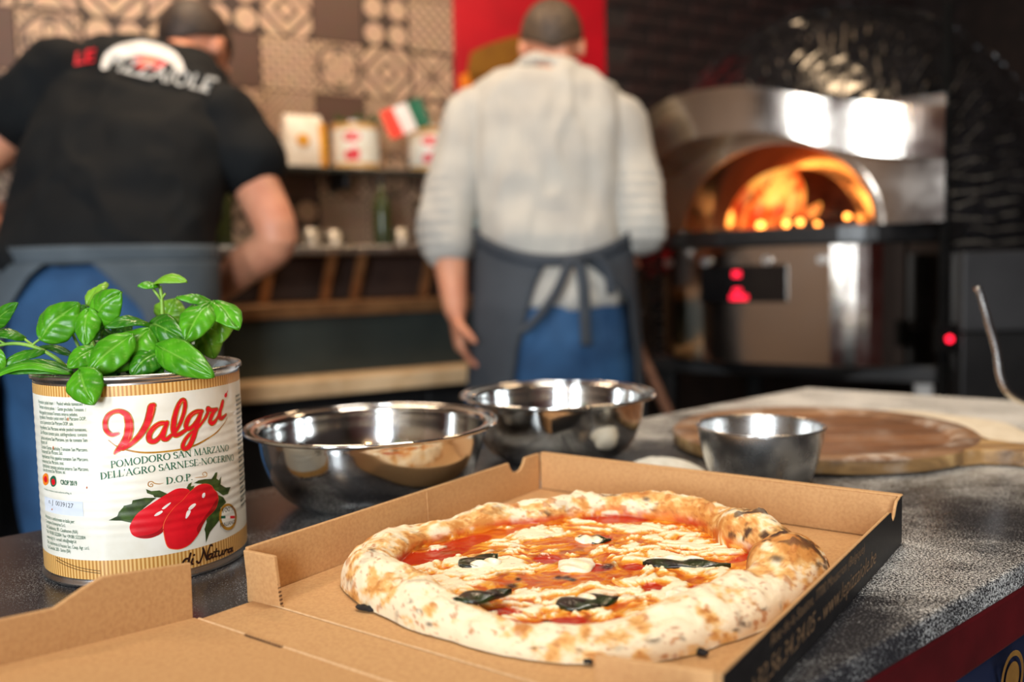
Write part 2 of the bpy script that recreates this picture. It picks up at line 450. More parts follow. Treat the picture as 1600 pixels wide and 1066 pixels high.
# dark brick stretch of the same wall, right of the red panel
bl, bh = 0.215, 0.068
bmz = MB(); bmz.box((0, 0, 0), (bl - 0.01, 0.02, bh - 0.01)); bme = bmz.mesh('brick'); bme.materials.append(M_brick)
bm = bmesh.new(); bm.from_mesh(bme); bmesh.ops.recalc_face_normals(bm, faces=bm.faces); bmesh.ops.bevel(bm, geom=bm.edges[:], offset=0.003, segments=1, affect='EDGES'); bm.to_mesh(bme); bm.free()
mb = MB(); wbox(mb, (S_RED1 + 3.3)/2, 0.002, CEIL/2, 3.3 - S_RED1, 0.008, CEIL); mb.build('mortar_bed', M_walldark, wall_back)
for r in range(17):
    for c in range(8):
        s_ = S_RED1 + bl*(c + 0.5 + 0.5*(r % 2))
        o = bpy.data.objects.new('brick', bme); COL.objects.link(o); o.parent = wall_back
        o.location = WP(s_, 0.012 + rt.uniform(-0.003, 0.003), 1.32 + bh*r) - WP(0, 0, 0)
        o.rotation_euler = (0, 0, math.radians(30))
# red panel with an ochre figure
M_redp = mat('red_panel_lacquer', srgb(196, 6, 30), 0.5, var=(srgb(176, 4, 26), 6, 0.4, 0.65))
M_ochre = mat('ochre_print', srgb(142, 94, 22), 0.5, var=(srgb(128, 80, 20), 10, 0.4, 0.65))
M_orange = mat('orange_print', srgb(236, 132, 30), 0.5, var=(srgb(222, 116, 24), 10, 0.4, 0.65))
def onwall(px, py, d):
    r = ray(px, py); A = P0 + nw*d
    t = ((A - CAM).dot(nw))/(r.dot(nw)); return CAM + r*t
rp = empty('wall_panel', WP((S_RED0 + S_RED1)/2, 0.0, 1.2), 'tall red panel with an ochre shape behind the bowed head of the cook in grey', 'panel')
mb = MB(); wbox(mb, (S_RED0 + S_RED1)/2, 0.012, 1.95, S_RED1 - S_RED0, 0.02, 1.7); mb.build('board', M_redp, rp, bevel=0.003)
mb = MB(); mb.slab([onwall(*q, 0.0225) for q in ((730, 108), (736, 82), (760, 70), (800, 58), (835, 52), (850, 80), (850, 130), (735, 130))], nw*0.003); mb.build('printed_shape', M_ochre, rp)
mb = MB(); mb.slab([onwall(*q, 0.0225) for q in ((719, 118), (735, 112), (860, 131), (860, 230), (719, 230))], nw*0.003); mb.build('printed_shape', M_orange, rp)

# ================================================================== the work table
E1 = Vector((0.504, 1.547, 0)); E2 = Vector((1.002, 1.169, 0))
td = Vector((0.765, 0.644, 0)).normalized()
E3 = E2 - td*2.15; E4 = E1 - td*1.95
tpts = [E1, E2, E3, E4]
M_table = mat('dusty_black_worktop', srgb(52, 52, 55), 0.35)
nt = M_table.node_tree; b = nt.nodes['Principled BSDF']
tc = nt.nodes.new('ShaderNodeTexCoord')
def NN(scale, detail=4, rough=0.6, dist=0.0):
    n = nt.nodes.new('ShaderNodeTexNoise'); n.inputs['Scale'].default_value = scale; n.inputs['Detail'].default_value = detail
    n.inputs['Roughness'].default_value = rough; n.inputs['Distortion'].default_value = dist
    nt.links.new(tc.outputs['Object'], n.inputs['Vector']); return NX(nt, n.outputs['Fac'])
def MR(x, a, b_, c, d):
    n = nt.nodes.new('ShaderNodeMapRange'); n.interpolation_type = 'SMOOTHSTEP'
    for i, q in enumerate((a, b_, c, d)): n.inputs[i+1].default_value = q
    nt.links.new(x.k, n.inputs[0]); return NX(nt, n.outputs[0])
# flour dust: thick towards the far end, thin by the can, fine grains over broad smears
sp = nt.nodes.new('ShaderNodeSeparateXYZ'); nt.links.new(tc.outputs['Object'], sp.inputs[0])
along = NX(nt, sp.outputs[0])*0.765 + NX(nt, sp.outputs[1])*0.644
dens = MR(along, 0.12, 0.60, 0.0, 0.17) + MR(along, 0.75, 1.25, 0.0, 0.28) + MR(NN(5, 7, 0.70, 0.6), 0.32, 0.70, -0.13, 0.17)
grain = NN(620, 2, 0.75)
g2 = NN(1500, 1, 0.5)
fl = MR((grain*0.6 + g2*0.4) + dens*0.40, 0.595, 0.665, 0.0, 1.0) * MR(dens, -0.10, 0.35, 0.10, 1.0)
mx = nt.nodes.new('ShaderNodeMix'); mx.data_type = 'RGBA'; mx.inputs[6].default_value = (*srgb(44, 44, 48), 1); mx.inputs[7].default_value = (*srgb(222, 222, 218), 1)
nt.links.new(fl.k, mx.inputs[0]); nt.links.new(mx.outputs[2], b.inputs['Base Color'])
rr = MR(fl, 0, 1, 0.24, 0.8); nt.links.new(rr.k, b.inputs['Roughness'])
bp = nt.nodes.new('ShaderNodeBump'); bp.inputs['Strength'].default_value = 0.35; bp.inputs['Distance'].default_value = 0.0006
nt.links.new(fl.k, bp.inputs['Height']); nt.links.new(bp.outputs['Normal'], b.inputs['Normal'])
M_redtrim = mat('dark_red_edge', srgb(92, 16, 22), 0.4, var=(srgb(72, 12, 17), 14, 0.4, 0.65), bump=(60, 0.2, 0.001))
M_blacksteel = mat('black_steel', srgb(24, 24, 25), 0.45, var=(srgb(34, 33, 33), 12, 0.4, 0.65))
tb = empty('work_table', ((E1+E2+E3+E4)/4)[:2] + (0,) if False else Vector((*((E1+E2+E3+E4)/4).xy, 0)), 'black flour-dusted work table with a dark red edge under the pizza box', 'table')
mb = MB(); mb.prism([(p.x, p.y) for p in tpts], TZ - 0.018, TZ); mb.build('tabletop', M_table, tb, origin=(0, 0, TZ), bevel=0.003)
cen = (E1+E2+E3+E4)/4
mb = MB(); inn = [p + (cen - p).normalized()*0.004 for p in tpts]; mb.prism([(p.x, p.y) for p in inn], TZ - 0.056, TZ - 0.018); mb.build('edge_trim', M_redtrim, tb, bevel=0.003)
for p in tpts:
    q = p + (cen - p).normalized()*0.16; mb = MB(); mb.box((q.x, q.y, (TZ - 0.056)/2), (0.06, 0.06, TZ - 0.056), Matrix.Rotation(0.7, 3, 'Z')); mb.build('leg', M_blacksteel, tb, bevel=0.004)
mb = MB(); mb.prism([tuple((p + (cen - p).normalized()*0.14).xy) for p in tpts], 0.30, 0.325); mb.build('undershelf', M_blacksteel, tb, bevel=0.002)

# ================================================================== pizza box
M_kraft = mat('kraft_cardboard', srgb(206, 162, 110), 0.82, var=(srgb(194, 148, 98), 420, 0.38, 0.68, 6), bump=(420, 0.25, 0.0004))
M_kraftdark = mat('cardboard_flute', srgb(112, 78, 46), 0.9, var=(srgb(84, 56, 32), 300, 0.4, 0.6))
M_boxblack = mat('black_box_print', srgb(27, 26, 27), 0.5, var=(srgb(38, 36, 36), 200, 0.4, 0.7))
M_boxtext = mat('box_lettering', srgb(150, 120, 88), 0.6, var=(srgb(132, 104, 76), 300, 0.4, 0.6))
bd = Vector((math.cos(-0.6196), math.sin(-0.6196), 0)); be_ = Vector((bd.y, -bd.x, 0)); BB = Vector((0.0245, 0.8655, TZ))
BS, BE, BH, TH = 0.325, 0.346, 0.0375, 0.003
UP = Vector((0, 0, 1))
def BP(a, t, z=0.0): return BB + bd*a + be_*t + UP*z
box = empty('pizza_box', BP(BS/2, BE/2), 'open kraft cardboard pizza box with black printed outside holding the pizza', 'box')
def board(name, org, ux, uy, prof, thick, m=None, parent=box, bevel=0.0006):
    """cardboard sheet: outline prof (along ux, uy) from org, thickened along thick"""
    mb = MB(); mb.slab([org + ux*p[0] + uy*p[1] for p in prof], thick); return mb.build(name, m or M_kraft, parent, bevel=bevel, seg=1)
rect = lambda a, b: [(0, 0), (a, 0), (a, b), (0, b)]
board('base_panel', BP(0, 0, 0.0003), bd, be_, rect(BS, BE - 0.0006), UP*TH)
def notch(t0, h, dp=0.009):
    return [(t0, h), (t0 + 0.002, h - dp*0.5), (t0 + 0.005, h - dp*0.92), (t0 + 0.009, h - dp), (t0 + 0.013, h - dp*0.85), (t0 + 0.0155, h - dp*0.4), (t0 + 0.0165, h)]
# back wall: doubled board
board('back_wall', BP(0, 0, 0.0033), bd, UP, rect(BS, BH - 0.0033), -be_*TH)
board('back_wall', BP(0, -0.0036, 0.0003), bd, UP, rect(BS + 0.003, BH - 0.0012), -be_*0.002, M_boxblack)
board('back_wall_fold', BP(0, 0.0006, BH - 0.0003), bd, -be_, rect(BS + 0.0035, 0.0062), UP*0.0014)
# left wall with the thumb notch, and its end tab
pl = [(0, 0), (0, BH)] + [(t_*1.0, z_) for t_, z_ in [(0.024 + (a_ - 0.03)*1.6, b_) for a_, b_ in notch(0.030, BH, 0.011)]] + [(BE, BH), (BE, 0)]
board('side_wall', BP(-0.0006, 0, 0.0003), be_, UP, pl, -bd*TH)
board('side_wall_crease', BP(-0.0002, 0.165, 0.0033), be_, UP, [(0, 0), (0.0012, 0), (0.0030, BH - 0.0045), (0.0018, BH - 0.0045)], bd*0.0009)
tabd = (bd*0.97 - be_*0.06).normalized()
board('end_tab', BP(0.0006, BE - 0.001, 0.002), tabd, (UP - tabd*0.10).normalized(), [(0, 0), (0.029, -0.001), (0.0285, BH - 0.003), (0, BH - 0.003)], be_*TH, M_kraft)
for k in range(14):
    board('flute', BP(0.0006, BE - 0.001, 0.002) + tabd*(0.0290 - 0.00013*k) + be_*0.0004 + (UP - tabd*0.10).normalized()*(0.0005 + 0.0025*k), UP, be_, rect(0.0012, 0.0022), tabd*0.0004, M_kraftdark, bevel=0)
# right wall: kraft inside, black outside, with the torn notch next to the corner
hr = BH - 0.0015
pr = [(0.0, 0.0), (0.0, BH), (0.010, BH - 0.0015), (0.014, BH - 0.005), (0.018, BH - 0.0105), (0.022, BH - 0.0125), (0.027, BH - 0.0125), (0.030, BH - 0.009), (0.0315, BH - 0.005), (0.034, hr - 0.003), (BE, hr - 0.003), (BE, 0)]
board('side_wall', BP(BS + 0.0006, 0, 0.0003), be_, UP, pr, bd*0.0024)
board('printed_face', BP(BS + 0.0031, 0.0005, 0.0003), be_, UP, pr, bd*0.0006, M_boxblack)
board('end_tab', BP(BS + 0.0005, BE - 0.0006, 0.002), (-bd*0.98 + be_*0.15).normalized(), UP, [(0, 0), (0.058, 0), (0.058, BH - 0.007), (0, BH - 0.005)], be_*TH)
# lettering along the black side
def box_text(txt, x0, z0, h, sx, name, shear=0.25):
    v, f = text2d(txt, h, sx, shear, 0.0)
    mb = MB(); org = BP(BS + 0.0039, BE, 0); mb.add([org - be_*(x0 + a) + UP*(z0 + b_) for a, b_ in v], f)
    o = mb.build(name, M_boxtext, box); return o
box_text('+32.56.34.34.05 - www.lepizzaiole.be', 0.030, 0.0085, 0.0108, 1.03, 'lettering')
box_text('Rue de la Station, 7700 Mouscron (Belgique)', 0.060, 0.0243, 0.0062, 1.12, 'lettering')
# hinge strip and lid, opened towards the camera
HS = 0.040; lidang = math.radians(6.5)
el = be_*math.cos(lidang) + UP*math.sin(lidang); ln = (UP*math.cos(lidang) - be_*math.sin(lidang))
board('hinge_panel', BP(0, BE, 0.0003), bd, be_, [(0.004, 0.0004), (BS - 0.004, 0.0004), (BS - 0.001, HS - 0.0006), (0.001, HS - 0.0006)], UP*TH)
H0 = BP(0, BE + HS, 0.0003)
M_crease = mat('creased_cardboard', srgb(226, 190, 146), 0.85, var=(srgb(214, 176, 130), 300, 0.4, 0.6))
board('crease', BP(0.004, BE - 0.0010, 0.0031), bd, be_, rect(BS - 0.008, 0.0018), UP*0.0009, M_crease)
board('crease', H0 + UP*0.0028 - be_*0.0009, bd, be_, rect(BS - 0.004, 0.0020), UP*0.0010, M_crease)
board('lid_panel', H0 + el*0.0004 - bd*0.004, bd, el, rect(BS + 0.008, 0.335), ln*TH)
board('slot', H0 + bd*0.046 + UP*0.0034 + be_*0.0002, bd, be_, [(0, 0), (0.034, 0), (0.033, 0.0022), (0.001, 0.0022)], UP*0.0006, M_kraftdark)
for k in range(13):
    board('flute', H0 + bd*(0.0465 + 0.0026*k) + UP*0.0034 + be_*0.0004, bd, be_, rect(0.0013, 0.0012), UP*0.0008, M_kraft, bevel=0)
lw = [(0.0, 0), (0.001, 0.036), (0.060, 0.0375), (0.072, 0.033), (0.088, 0.0255), (0.335, 0.024), (0.335, 0)]
wl = (ln - bd*0.10).normalized()
board('lid_side_wall', H0 + el*0.001 - bd*0.004 + ln*0.001, el, wl, lw, -bd*TH)
wr = (ln + bd*0.10).normalized()
board('lid_side_wall', H0 + el*0.001 + bd*(BS + 0.004) + ln*0.001, el, wr, lw, bd*TH)
board('lid_front_wall', H0 + el*0.336 - bd*0.002, bd, (ln + el*0.1).normalized(), [(0, 0), (BS + 0.004, 0), (BS - 0.02, 0.03), (0.024, 0.03)], el*TH)

# ================================================================== pizza
PC = Vector((0.046, 0.610)); PZ = TZ + 0.0034
sil = [(527, 890, .012), (533, 862, .016), (550, 848, .019), (600, 828, .021), (670, 812, .022), (750, 797, .022), (850, 786, .022), (950, 771, .023), (1040, 774, .023), (1120, 790, .023), (1190, 813, .024), (1245, 826, .028),
       (1285, 850, .022), (1300, 890, .012), (1285, 925, .008), (1225, 965, .004), (1130, 1010, .003), (1050, 1034, .003), (930, 1042, .003), (800, 1030, .003), (700, 1004, .003), (600, 965, .003), (548, 935, .004), (530, 908, .008)]
an = []; rd = []
for a in sil:
    p = G(*a); an.append(math.atan2(p.y - PC.y, p.x - PC.x)); rd.append(math.hypot(p.x - PC.x, p.y - PC.y))
od = np.argsort(an); an = np.array(an)[od]; rd = np.array(rd)[od]
an3 = np.concatenate([an - 2*PI, an, an + 2*PI]); rd3 = np.concatenate([rd, rd, rd])
NTH, NI, NC = 520, 120, 74
th = np.linspace(0, 2*PI, NTH, endpoint=False) - PI
def smooth_ring(x, k):
    ker = np.hanning(2*k+1); ker /= ker.sum(); return np.convolve(np.concatenate([x[-k:], x, x[:k]]), ker, 'valid')
Rth = smooth_ring(np.interp(th, an3, rd3), 9)
Rth = np.minimum(Rth, 0.1675)
circ = np.stack([np.cos(th), np.sin(th), 0*th], 1)
Rth = Rth*(1 + 0.010*(fbm(circ*5 + 3, 5, 3) - 0.5))
inner_f = 0.765 + 0.05*(fbm(circ*3.2 + 9, 11, 3) - 0.5)*2
front = np.clip(-np.sin(th), 0, 1); inner_f = inner_f - 0.035*front
def bumpang(c, w): return np.exp(-((np.angle(np.exp(1j*(th - c))))/w)**2)
inner_f = inner_f + 0.125*bumpang(-1.92, 0.52) - 0.03*bumpang(-1.05, 0.4) - 0.10*bumpang(-0.22, 0.20) - 0.05*bumpang(0.30, 0.12)
Hc = 0.0200 + 0.007*(fbm(circ*3.5, 21, 3) - 0.5)*2 + 0.010*bumpang(-0.22, 0.18) + 0.010*bumpang(0.28, 0.20) - 0.004*bumpang(0.05, 0.07) - 0.0075*bumpang(-1.92, 0.6) - 0.0055*front
inner_f = smooth_ring(inner_f, 5); Hc = smooth_ring(Hc, 4)
rows_r = []; rows_z = []; rows_s = []
for i in range(NI):
    t = (i/NI)**0.8 if i else 0.0
    rows_r.append(t*inner_f*Rth); rows_z.append(0.0100 + 0*th); rows_s.append(0*th - 1 + t)
for i in range(NC + 1):
    s = i/NC
    rr_ = inner_f + (1 - inner_f)*(1 - math.cos(PI*s))/2
    prof = math.sin(PI*s)**0.75*(1 - 0.10*s)
    base = 0.0100*(1 - s) + 0.0008*s
    rows_r.append(rr_*Rth); rows_z.append(base + Hc*prof); rows_s.append(0*th + s)
Rr_ = np.array(rows_r); Zr = np.array(rows_z); Sr = np.array(rows_s); TT = np.broadcast_to(th, Rr_.shape)
X = PC.x + Rr_*np.cos(TT); Y = PC.y + Rr_*np.sin(TT); Z = PZ + Zr
P = np.stack([X.ravel(), Y.ravel(), Z.ravel()], 1); S = Sr.ravel()
px_, py_ = proj_np(P)
q = P*np.array([1, 1, 1.0]); crust = sstep(-0.02, 0.10, S)
# relief of the crust
lump = fbm(q*55, 31, 3) - 0.5; finep = fbm(q*260, 41, 3) - 0.5
# toppings: melted mozzarella over sauce
wv = np.stack([fbm(q*18, 51, 3), fbm(q*18 + 7, 52, 3), 0*S], 1) - 0.5
q2 = (q - np.array([PC.x, PC.y, 0])); ca_, sa_ = math.cos(0.25), math.sin(0.25)
qr = np.stack([(q2[:, 0]*ca_ + q2[:, 1]*sa_)*0.62, (-q2[:, 0]*sa_ + q2[:, 1]*ca_)*1.15, 0*S], 1)
cheese = fbm((qr + wv*0.07)*105 + 4, 61, 4, 0.55)
stre = fbm((qr + wv*0.10)*170 + 4, 66, 3, 0.55)
def blob(x, y, rx, ry, a=0.0):
    dx = px_ - x; dy = py_ - y; c, s = math.cos(a), math.sin(a)
    u = (dx*c + dy*s)/rx; v = (-dx*s + dy*c)/ry
    return np.exp(-(u*u + v*v)**1.5)
wb = [(690, 935, 60, 20), (660, 905, 45, 14), (740, 905, 50, 12), (820, 920, 26, 22), (900, 880, 24, 13), (760, 893, 60, 8), (690, 858, 40, 7), (850, 835, 45, 8), (960, 805, 45, 9), (1000, 830, 50, 10), (1080, 850, 70, 12), (1140, 890, 60, 10), (1030, 905, 50, 8), (1060, 925, 40, 10), (985, 930, 25, 12),
      (820, 960, 60, 10), (760, 963, 55, 9, .1), (850, 946, 40, 7), (960, 860, 45, 8), (1150, 860, 45, 9), (720, 880, 50, 7), (910, 960, 40, 8), (650, 890, 30, 8), (1010, 872, 40, 7), (1040, 820, 40, 6)]
rb = [(690, 866, 52, 11, -.22), (640, 872, 22, 8), (735, 845, 40, 7, -.2), (855, 873, 26, 9), (930, 887, 30, 7), (990, 886, 20, 6), (790, 955, 32, 8), (880, 972, 46, 9, -.1), (800, 980, 40, 10), (620, 885, 12, 18), (665, 945, 26, 8, .75), (650, 925, 20, 8, .7), (1100, 812, 40, 9), (1160, 830, 30, 8, .2), (1195, 850, 22, 14), (1215, 868, 22, 12), (1160, 872, 26, 5, -.3), (820, 812, 60, 6, -.1), (1020, 918, 20, 8), (1090, 922, 18, 10), (960, 812, 50, 6), (940, 842, 20, 8)]
ob = [(850, 905, 95, 11, -.02), (910, 850, 70, 10), (960, 838, 40, 9), (760, 925, 40, 7), (1010, 810, 45, 8), (1075, 905, 55, 6, .25), (1000, 900, 60, 6)]
W_ = sum(blob(*b_) for b_ in wb); R_ = sum(blob(*b_) for b_ in rb); O_ = sum(blob(*b_) for b_ in ob)
inner_t = np.clip(-S, 0, 1)
rid = 1 - np.abs(fbm((qr + wv*0.12)*88 + 11, 68, 3) - 0.5)*2
cv = cheese*0.80 + 0.46*stre - 0.095 - 0.10*sstep(0.86, 0.97, rid) + 0.13*np.clip(W_, 0, 1.2) - 0.26*np.clip(R_, 0, 1.2) - 0.15*np.clip(O_, 0, 1.2) - 0.10*sstep(0.16, 0.02, inner_t)
brk = fbm((qr + wv*0.15)*300 + 3, 64, 3, 0.6) - 0.5
cv = cv + 0.10*brk
m_white = sstep(0.545, 0.635, cv + 0.05*finep); m_gold = sstep(0.43, 0.555, cv)
redv = sstep(0.42, 0.62, R_ + 0.30*(stre - 0.5) + 0.25*sstep(0.12, 0.0, inner_t))
col = lambda *a: np.array(srgb(*a))[None, :]
lerp = lambda a, b_, t: a*(1 - t[:, None]) + b_*t[:, None]
c_in = lerp(np.repeat(col(200, 84, 12), len(S), 0), col(226, 134, 30), sstep(0.35, 0.6, stre))
c_in = lerp(c_in, col(244, 178, 66), m_gold*0.9)
c_in = lerp(c_in, col(255, 248, 214), m_white)
c_in = lerp(c_in, col(190, 44, 14), redv*(1 - 0.9*m_white))
brown = sstep(0.66, 0.74, fbm(q*np.array([70, 100, 70]) + 2, 71, 3)) * (1 - 0.7*m_white)
c_in = lerp(c_in, col(150, 70, 22), brown*0.6)
spots = [(800, 917, 11, 5), (872, 902, 6, 3), (885, 903, 8, 4), (950, 885, 13, 5), (895, 906, 7, 3), (810, 906, 6, 3), (1150, 912, 5, 2), (855, 970, 8, 2)]
sp_ = np.clip(sum(blob(*b_) for b_ in spots), 0, 1); c_in = lerp(c_in, col(52, 20, 10), sp_)
fleck = sstep(0.80, 0.86, fbm(q*520 + 5, 77, 2)); c_in = lerp(c_in, col(170, 84, 24), fleck*0.7*m_white)
# crust colours: pale floury dough, toasted on the crown and inside, blistered
toast = fbm(q*75 + 3, 81, 5, 0.6) + 0.10*(sstep(0.6, 0.1, S) - 0.35) + 0.03*np.sin(TT.ravel()) + 0.06*sstep(0.80, 0.95, S) + 0.35*(fbm(q*19 + 6, 87, 3) - 0.5)
for c_, w_, a_ in ((0.10, 0.55, 0.16), (0.95, 0.35, 0.0), (2.4, 0.5, 0.05)): toast = toast + a_*np.exp(-((np.angle(np.exp(1j*(TT.ravel() - c_))))/w_)**2)
c_cr = np.repeat(col(250, 234, 200), len(S), 0)
c_cr = lerp(c_cr, col(236, 184, 104), sstep(0.49, 0.62, toast)*0.9)
c_cr = lerp(c_cr, col(202, 128, 50), sstep(0.58, 0.74, toast)*0.85)
c_cr = lerp(c_cr, col(222, 104, 40), sstep(0.14, 0.0, S)*sstep(0.42, 0.56, fbm(q*90, 85, 3))*0.8)
bl_ = fbm(q*140 + 8, 91, 2); blister = sstep(0.70, 0.76, bl_ + 0.05*(toast - 0.5))
c_cr = lerp(c_cr, col(196, 124, 60), blister*0.75)
frk = sstep(0.66, 0.74, fbm(q*330 + 4, 93, 2) + 0.25*(toast - 0.55)); c_cr = lerp(c_cr, col(176, 96, 36), frk*0.6)
hot = np.exp(-((np.angle(np.exp(1j*(TT.ravel() - 0.02))))/0.36)**2)
ch = sstep(0.60, 0.70, fbm(q*np.array([80, 150, 80]) + 1, 95, 3) + 0.13*hot*sstep(0.0, 0.3, S) + 0.05*sstep(0.4, 0.6, S)*np.sin(TT.ravel()) - 0.035)
c_cr = lerp(c_cr, col(62, 34, 20), ch*np.clip(0.30 + 0.8*hot, 0, 0.95))
cs = [(1170, 795, 14, 9), (853, 803, 10, 6), (1235, 828, 22, 6, -.2), (1213, 875, 13, 5), (950, 775, 16, 4), (1010, 780, 7, 3), (1068, 998, 6, 5), (1163, 975, 10, 7), (1150, 985, 6, 3), (900, 1017, 11, 6), (925, 1035, 7, 4), (680, 1000, 10, 3), (1110, 1020, 7, 6), (545, 935, 7, 5), (640, 940, 6, 4), (655, 955, 5, 4), (670, 975, 5, 4), (582, 862, 6, 3), (1190, 952, 9, 4), (1285, 885, 20, 7, .6), (1270, 850, 16, 5, .3), (1020, 1000, 12, 7), (840, 1014, 14, 2)]
sp2 = np.clip(sum(blob(*b_) for b_ in cs), 0, 1); c_cr = lerp(c_cr, col(64, 36, 22), sp2*sstep(0.35, 0.55, fbm(q*300, 99, 3))*0.85)
colr = lerp(c_in, c_cr, crust)
rough = (1 - crust)*(0.27 + 0.15*m_white - 0.05*redv) + crust*0.72
dz = (1 - crust)*(0.0013*m_white + 0.0006*m_gold + 0.0022*(fbm(q*75, 35, 3) - 0.5) + 0.0005*finep - 0.0006*redv) + crust*np.sin(np.clip(S, 0, 1)*PI)*(0.010*lump + 0.0022*(fbm(q*120, 37, 3) - 0.5) + 0.0012*finep + 0.0012*blister)
nr_, nt_ = Rr_.shape
P[:, 2] += dz; rad_out = crust*np.clip(S, 0, 1)**2*(0.004*lump)
P[:, 0] += rad_out*np.cos(TT.ravel()); P[:, 1] += rad_out*np.sin(TT.ravel())
P[:, 2] = np.maximum(P[:, 2], PZ + 0.0004)
faces = []
for i in range(1, nr_-1):
    for j in range(nt_):
        j2 = (j+1) % nt_; faces.append((i*nt_+j, i*nt_+j2, (i+1)*nt_+j2, (i+1)*nt_+j))
cidx = len(P); P = np.vstack([P, [PC.x, PC.y, P[0, 2]], [PC.x, PC.y, PZ + 0.0002]])
for j in range(nt_): faces.append((cidx, nt_ + j, nt_ + (j+1) % nt_))
for j in range(nt_): faces.append((cidx+1, (nr_-1)*nt_ + (j+1) % nt_, (nr_-1)*nt_ + j))
colr = np.vstack([colr, colr[:1], colr[-1:]]); rough = np.append(rough, [rough[0], rough[-1]])
# two meshes: the topped middle and the crust ring
M_crust = attr_mat('baked_crust', rough=0.7, rough_attr='Rgh', bump=(420, 0.45, 0.0009))
M_top = attr_mat('sauce_and_cheese', rough=0.35, rough_attr='Rgh', bump=(500, 0.2, 0.0005), sss=0.0)
pizza = empty('pizza', (PC.x, PC.y, PZ), 'whole baked margherita pizza with puffed charred crust in the open cardboard box', 'pizza')
def submesh(name, fs, m):
    used = sorted({i for f_ in fs for i in f_}); mp = {k: n for n, k in enumerate(used)}
    me = bpy.data.meshes.new(name); me.from_pydata([tuple(P[i]) for i in used], [], [tuple(mp[i] for i in f_) for f_ in fs])
    ca = me.attributes.new('Col', 'FLOAT_COLOR', 'POINT'); ca.data.foreach_set('color', np.hstack([colr[used], np.ones((len(used), 1))]).ravel().astype(np.float32))
    ra = me.attributes.new('Rgh', 'FLOAT', 'POINT'); ra.data.foreach_set('value', rough[used].astype(np.float32))
    return link(name, me, m, pizza, smooth=True)
lim = NI*nt_
submesh('topping', [f_ for f_ in faces if max(x for x in f_ if x < cidx) < lim + 2*nt_ and (cidx + 1) not in f_], M_top)
submesh('crust', [f_ for f_ in faces if max(x for x in f_ if x < cidx) >= lim + 2*nt_ or (cidx + 1) in f_], M_crust)
kdz = Z
def topz(x, y):
    d = (P[:-2, 0] - x)**2 + (P[:-2, 1] - y)**2; return float(P[int(np.argmin(d)), 2])
# baked basil leaves and soft mozzarella pieces lying on top
M_bakedleaf = mat('baked_basil', srgb(30, 46, 14), 0.28, var=(srgb(26, 16, 14), 110, 0.42, 0.58), bump=(300, 0.5, 0.001), coat=0.3)
M_mozz = mat('melted_mozzarella', srgb(252, 244, 220), 0.35, var=(srgb(244, 226, 180), 130, 0.45, 0.7), bump=(220, 0.3, 0.0008), sss=0.1)
def pixleaf(name, a, b_, wpx, m, h=0.0018, dome=0.0018, parent=pizza, prof=lambda u: math.sin(PI*u**0.8)**0.8, seed=0):
    A = G(*a, 0.0165); B_ = G(*b_, 0.0165); ax = B_ - A; L_ = ax.length; ax.normalize(); side = Vector((-ax.y, ax.x, 0))
    wd = wpx/FPX*((A.y + B_.y)/2)
    rr0 = random.Random(seed); mb = MB(); nu, nv = 18, 10
    cen_ = (A + B_)/2; z0 = max(topz(A.x*(1-t) + B_.x*t, A.y*(1-t) + B_.y*t) for t in (0.15, 0.3, 0.5, 0.7, 0.85))
    ph = rr0.uniform(0, 6)
    def pt(u, v, up):
        w_ = wd/2*prof(u)*(1 + 0.12*math.sin(9*u + ph)); y_ = (v*2 - 1)
        z_ = h*0.3 + dome*(1 - y_*y_)*math.sin(PI*min(max(u, 0.02), 0.98))**0.5 + 0.0007*math.sin(14*u + 5*v + ph)
        p = A + ax*(L_*u) + side*(w_*y_); p.z = z0 + (z_ if up else -0.0015); return p
    mb.grid(lambda u, v: pt(u, v, True), nu, nv); mb.grid(lambda u, v: pt(u, v, False), nu, nv)
    bnd = [(i, 0) for i in range(nu+1)] + [(nu, j) for j in range(1, nv+1)] + [(i, nv) for i in range(nu-1, -1, -1)] + [(0, j) for j in range(nv-1, 0, -1)]
    k0 = (nu+1)*(nv+1)
    for (i, j), (i2, j2) in zip(bnd, bnd[1:] + bnd[:1]):
        mb.f.append((i*(nv+1)+j, i2*(nv+1)+j2, k0 + i2*(nv+1)+j2, k0 + i*(nv+1)+j))
    return mb.build(name, m, parent, smooth=True)
for k, (a, b_, w_) in enumerate([((708, 950), (800, 935), 44), ((868, 942), (968, 930), 62), ((718, 884), (778, 866), 48), ((1004, 876), (1142, 880), 40), ((900, 836), (955, 838), 44)]):
    pixleaf('basil_leaf', a, b_, w_, M_bakedleaf, seed=k)
blobp = lambda u: math.sin(PI*u)**0.55
for k, (a, b_, w_) in enumerate([((898, 934), (946, 929), 40), ((732, 884), (784, 876), 28), ((1020, 872), (1100, 873), 24), ((898, 838), (942, 840), 30), ((876, 886), (925, 872), 60), ((1040, 930), (1085, 922), 40)]):
    pixleaf('mozzarella_piece', a, b_, w_, M_mozz, h=0.0022, dome=0.0026, prof=blobp, seed=20 + k)
# charred crumbs sticking out under the rim
M_char = mat('charred_dough', srgb(34, 32, 34), 0.8, var=(srgb(18, 16, 16), 200, 0.4, 0.6), bump=(400, 0.6, 0.001))
for k, (x_, y_, sx_, sy_) in enumerate([(570, 949, 0.013, 0.004), (1098, 1018, 0.006, 0.004), (918, 1032, 0.006, 0.003)]):
    p = G(x_, y_, 0.006); mb = MB(); ball(mb, (p.x, p.y, PZ + 0.0022), (sx_/2*1.2, sy_*0.7, 0.0016), Matrix.Rotation(-0.5, 3, 'Z'), 9, 6)
    rr0 = random.Random(k); mb.v = [(a + rr0.uniform(-.0006, .0006), b_ + rr0.uniform(-.0006, .0006), max(c + rr0.uniform(-.0005, .0005), PZ + 0.0002)) for a, b_, c in mb.v]
    mb.build('charred_fleck', M_char, pizza)

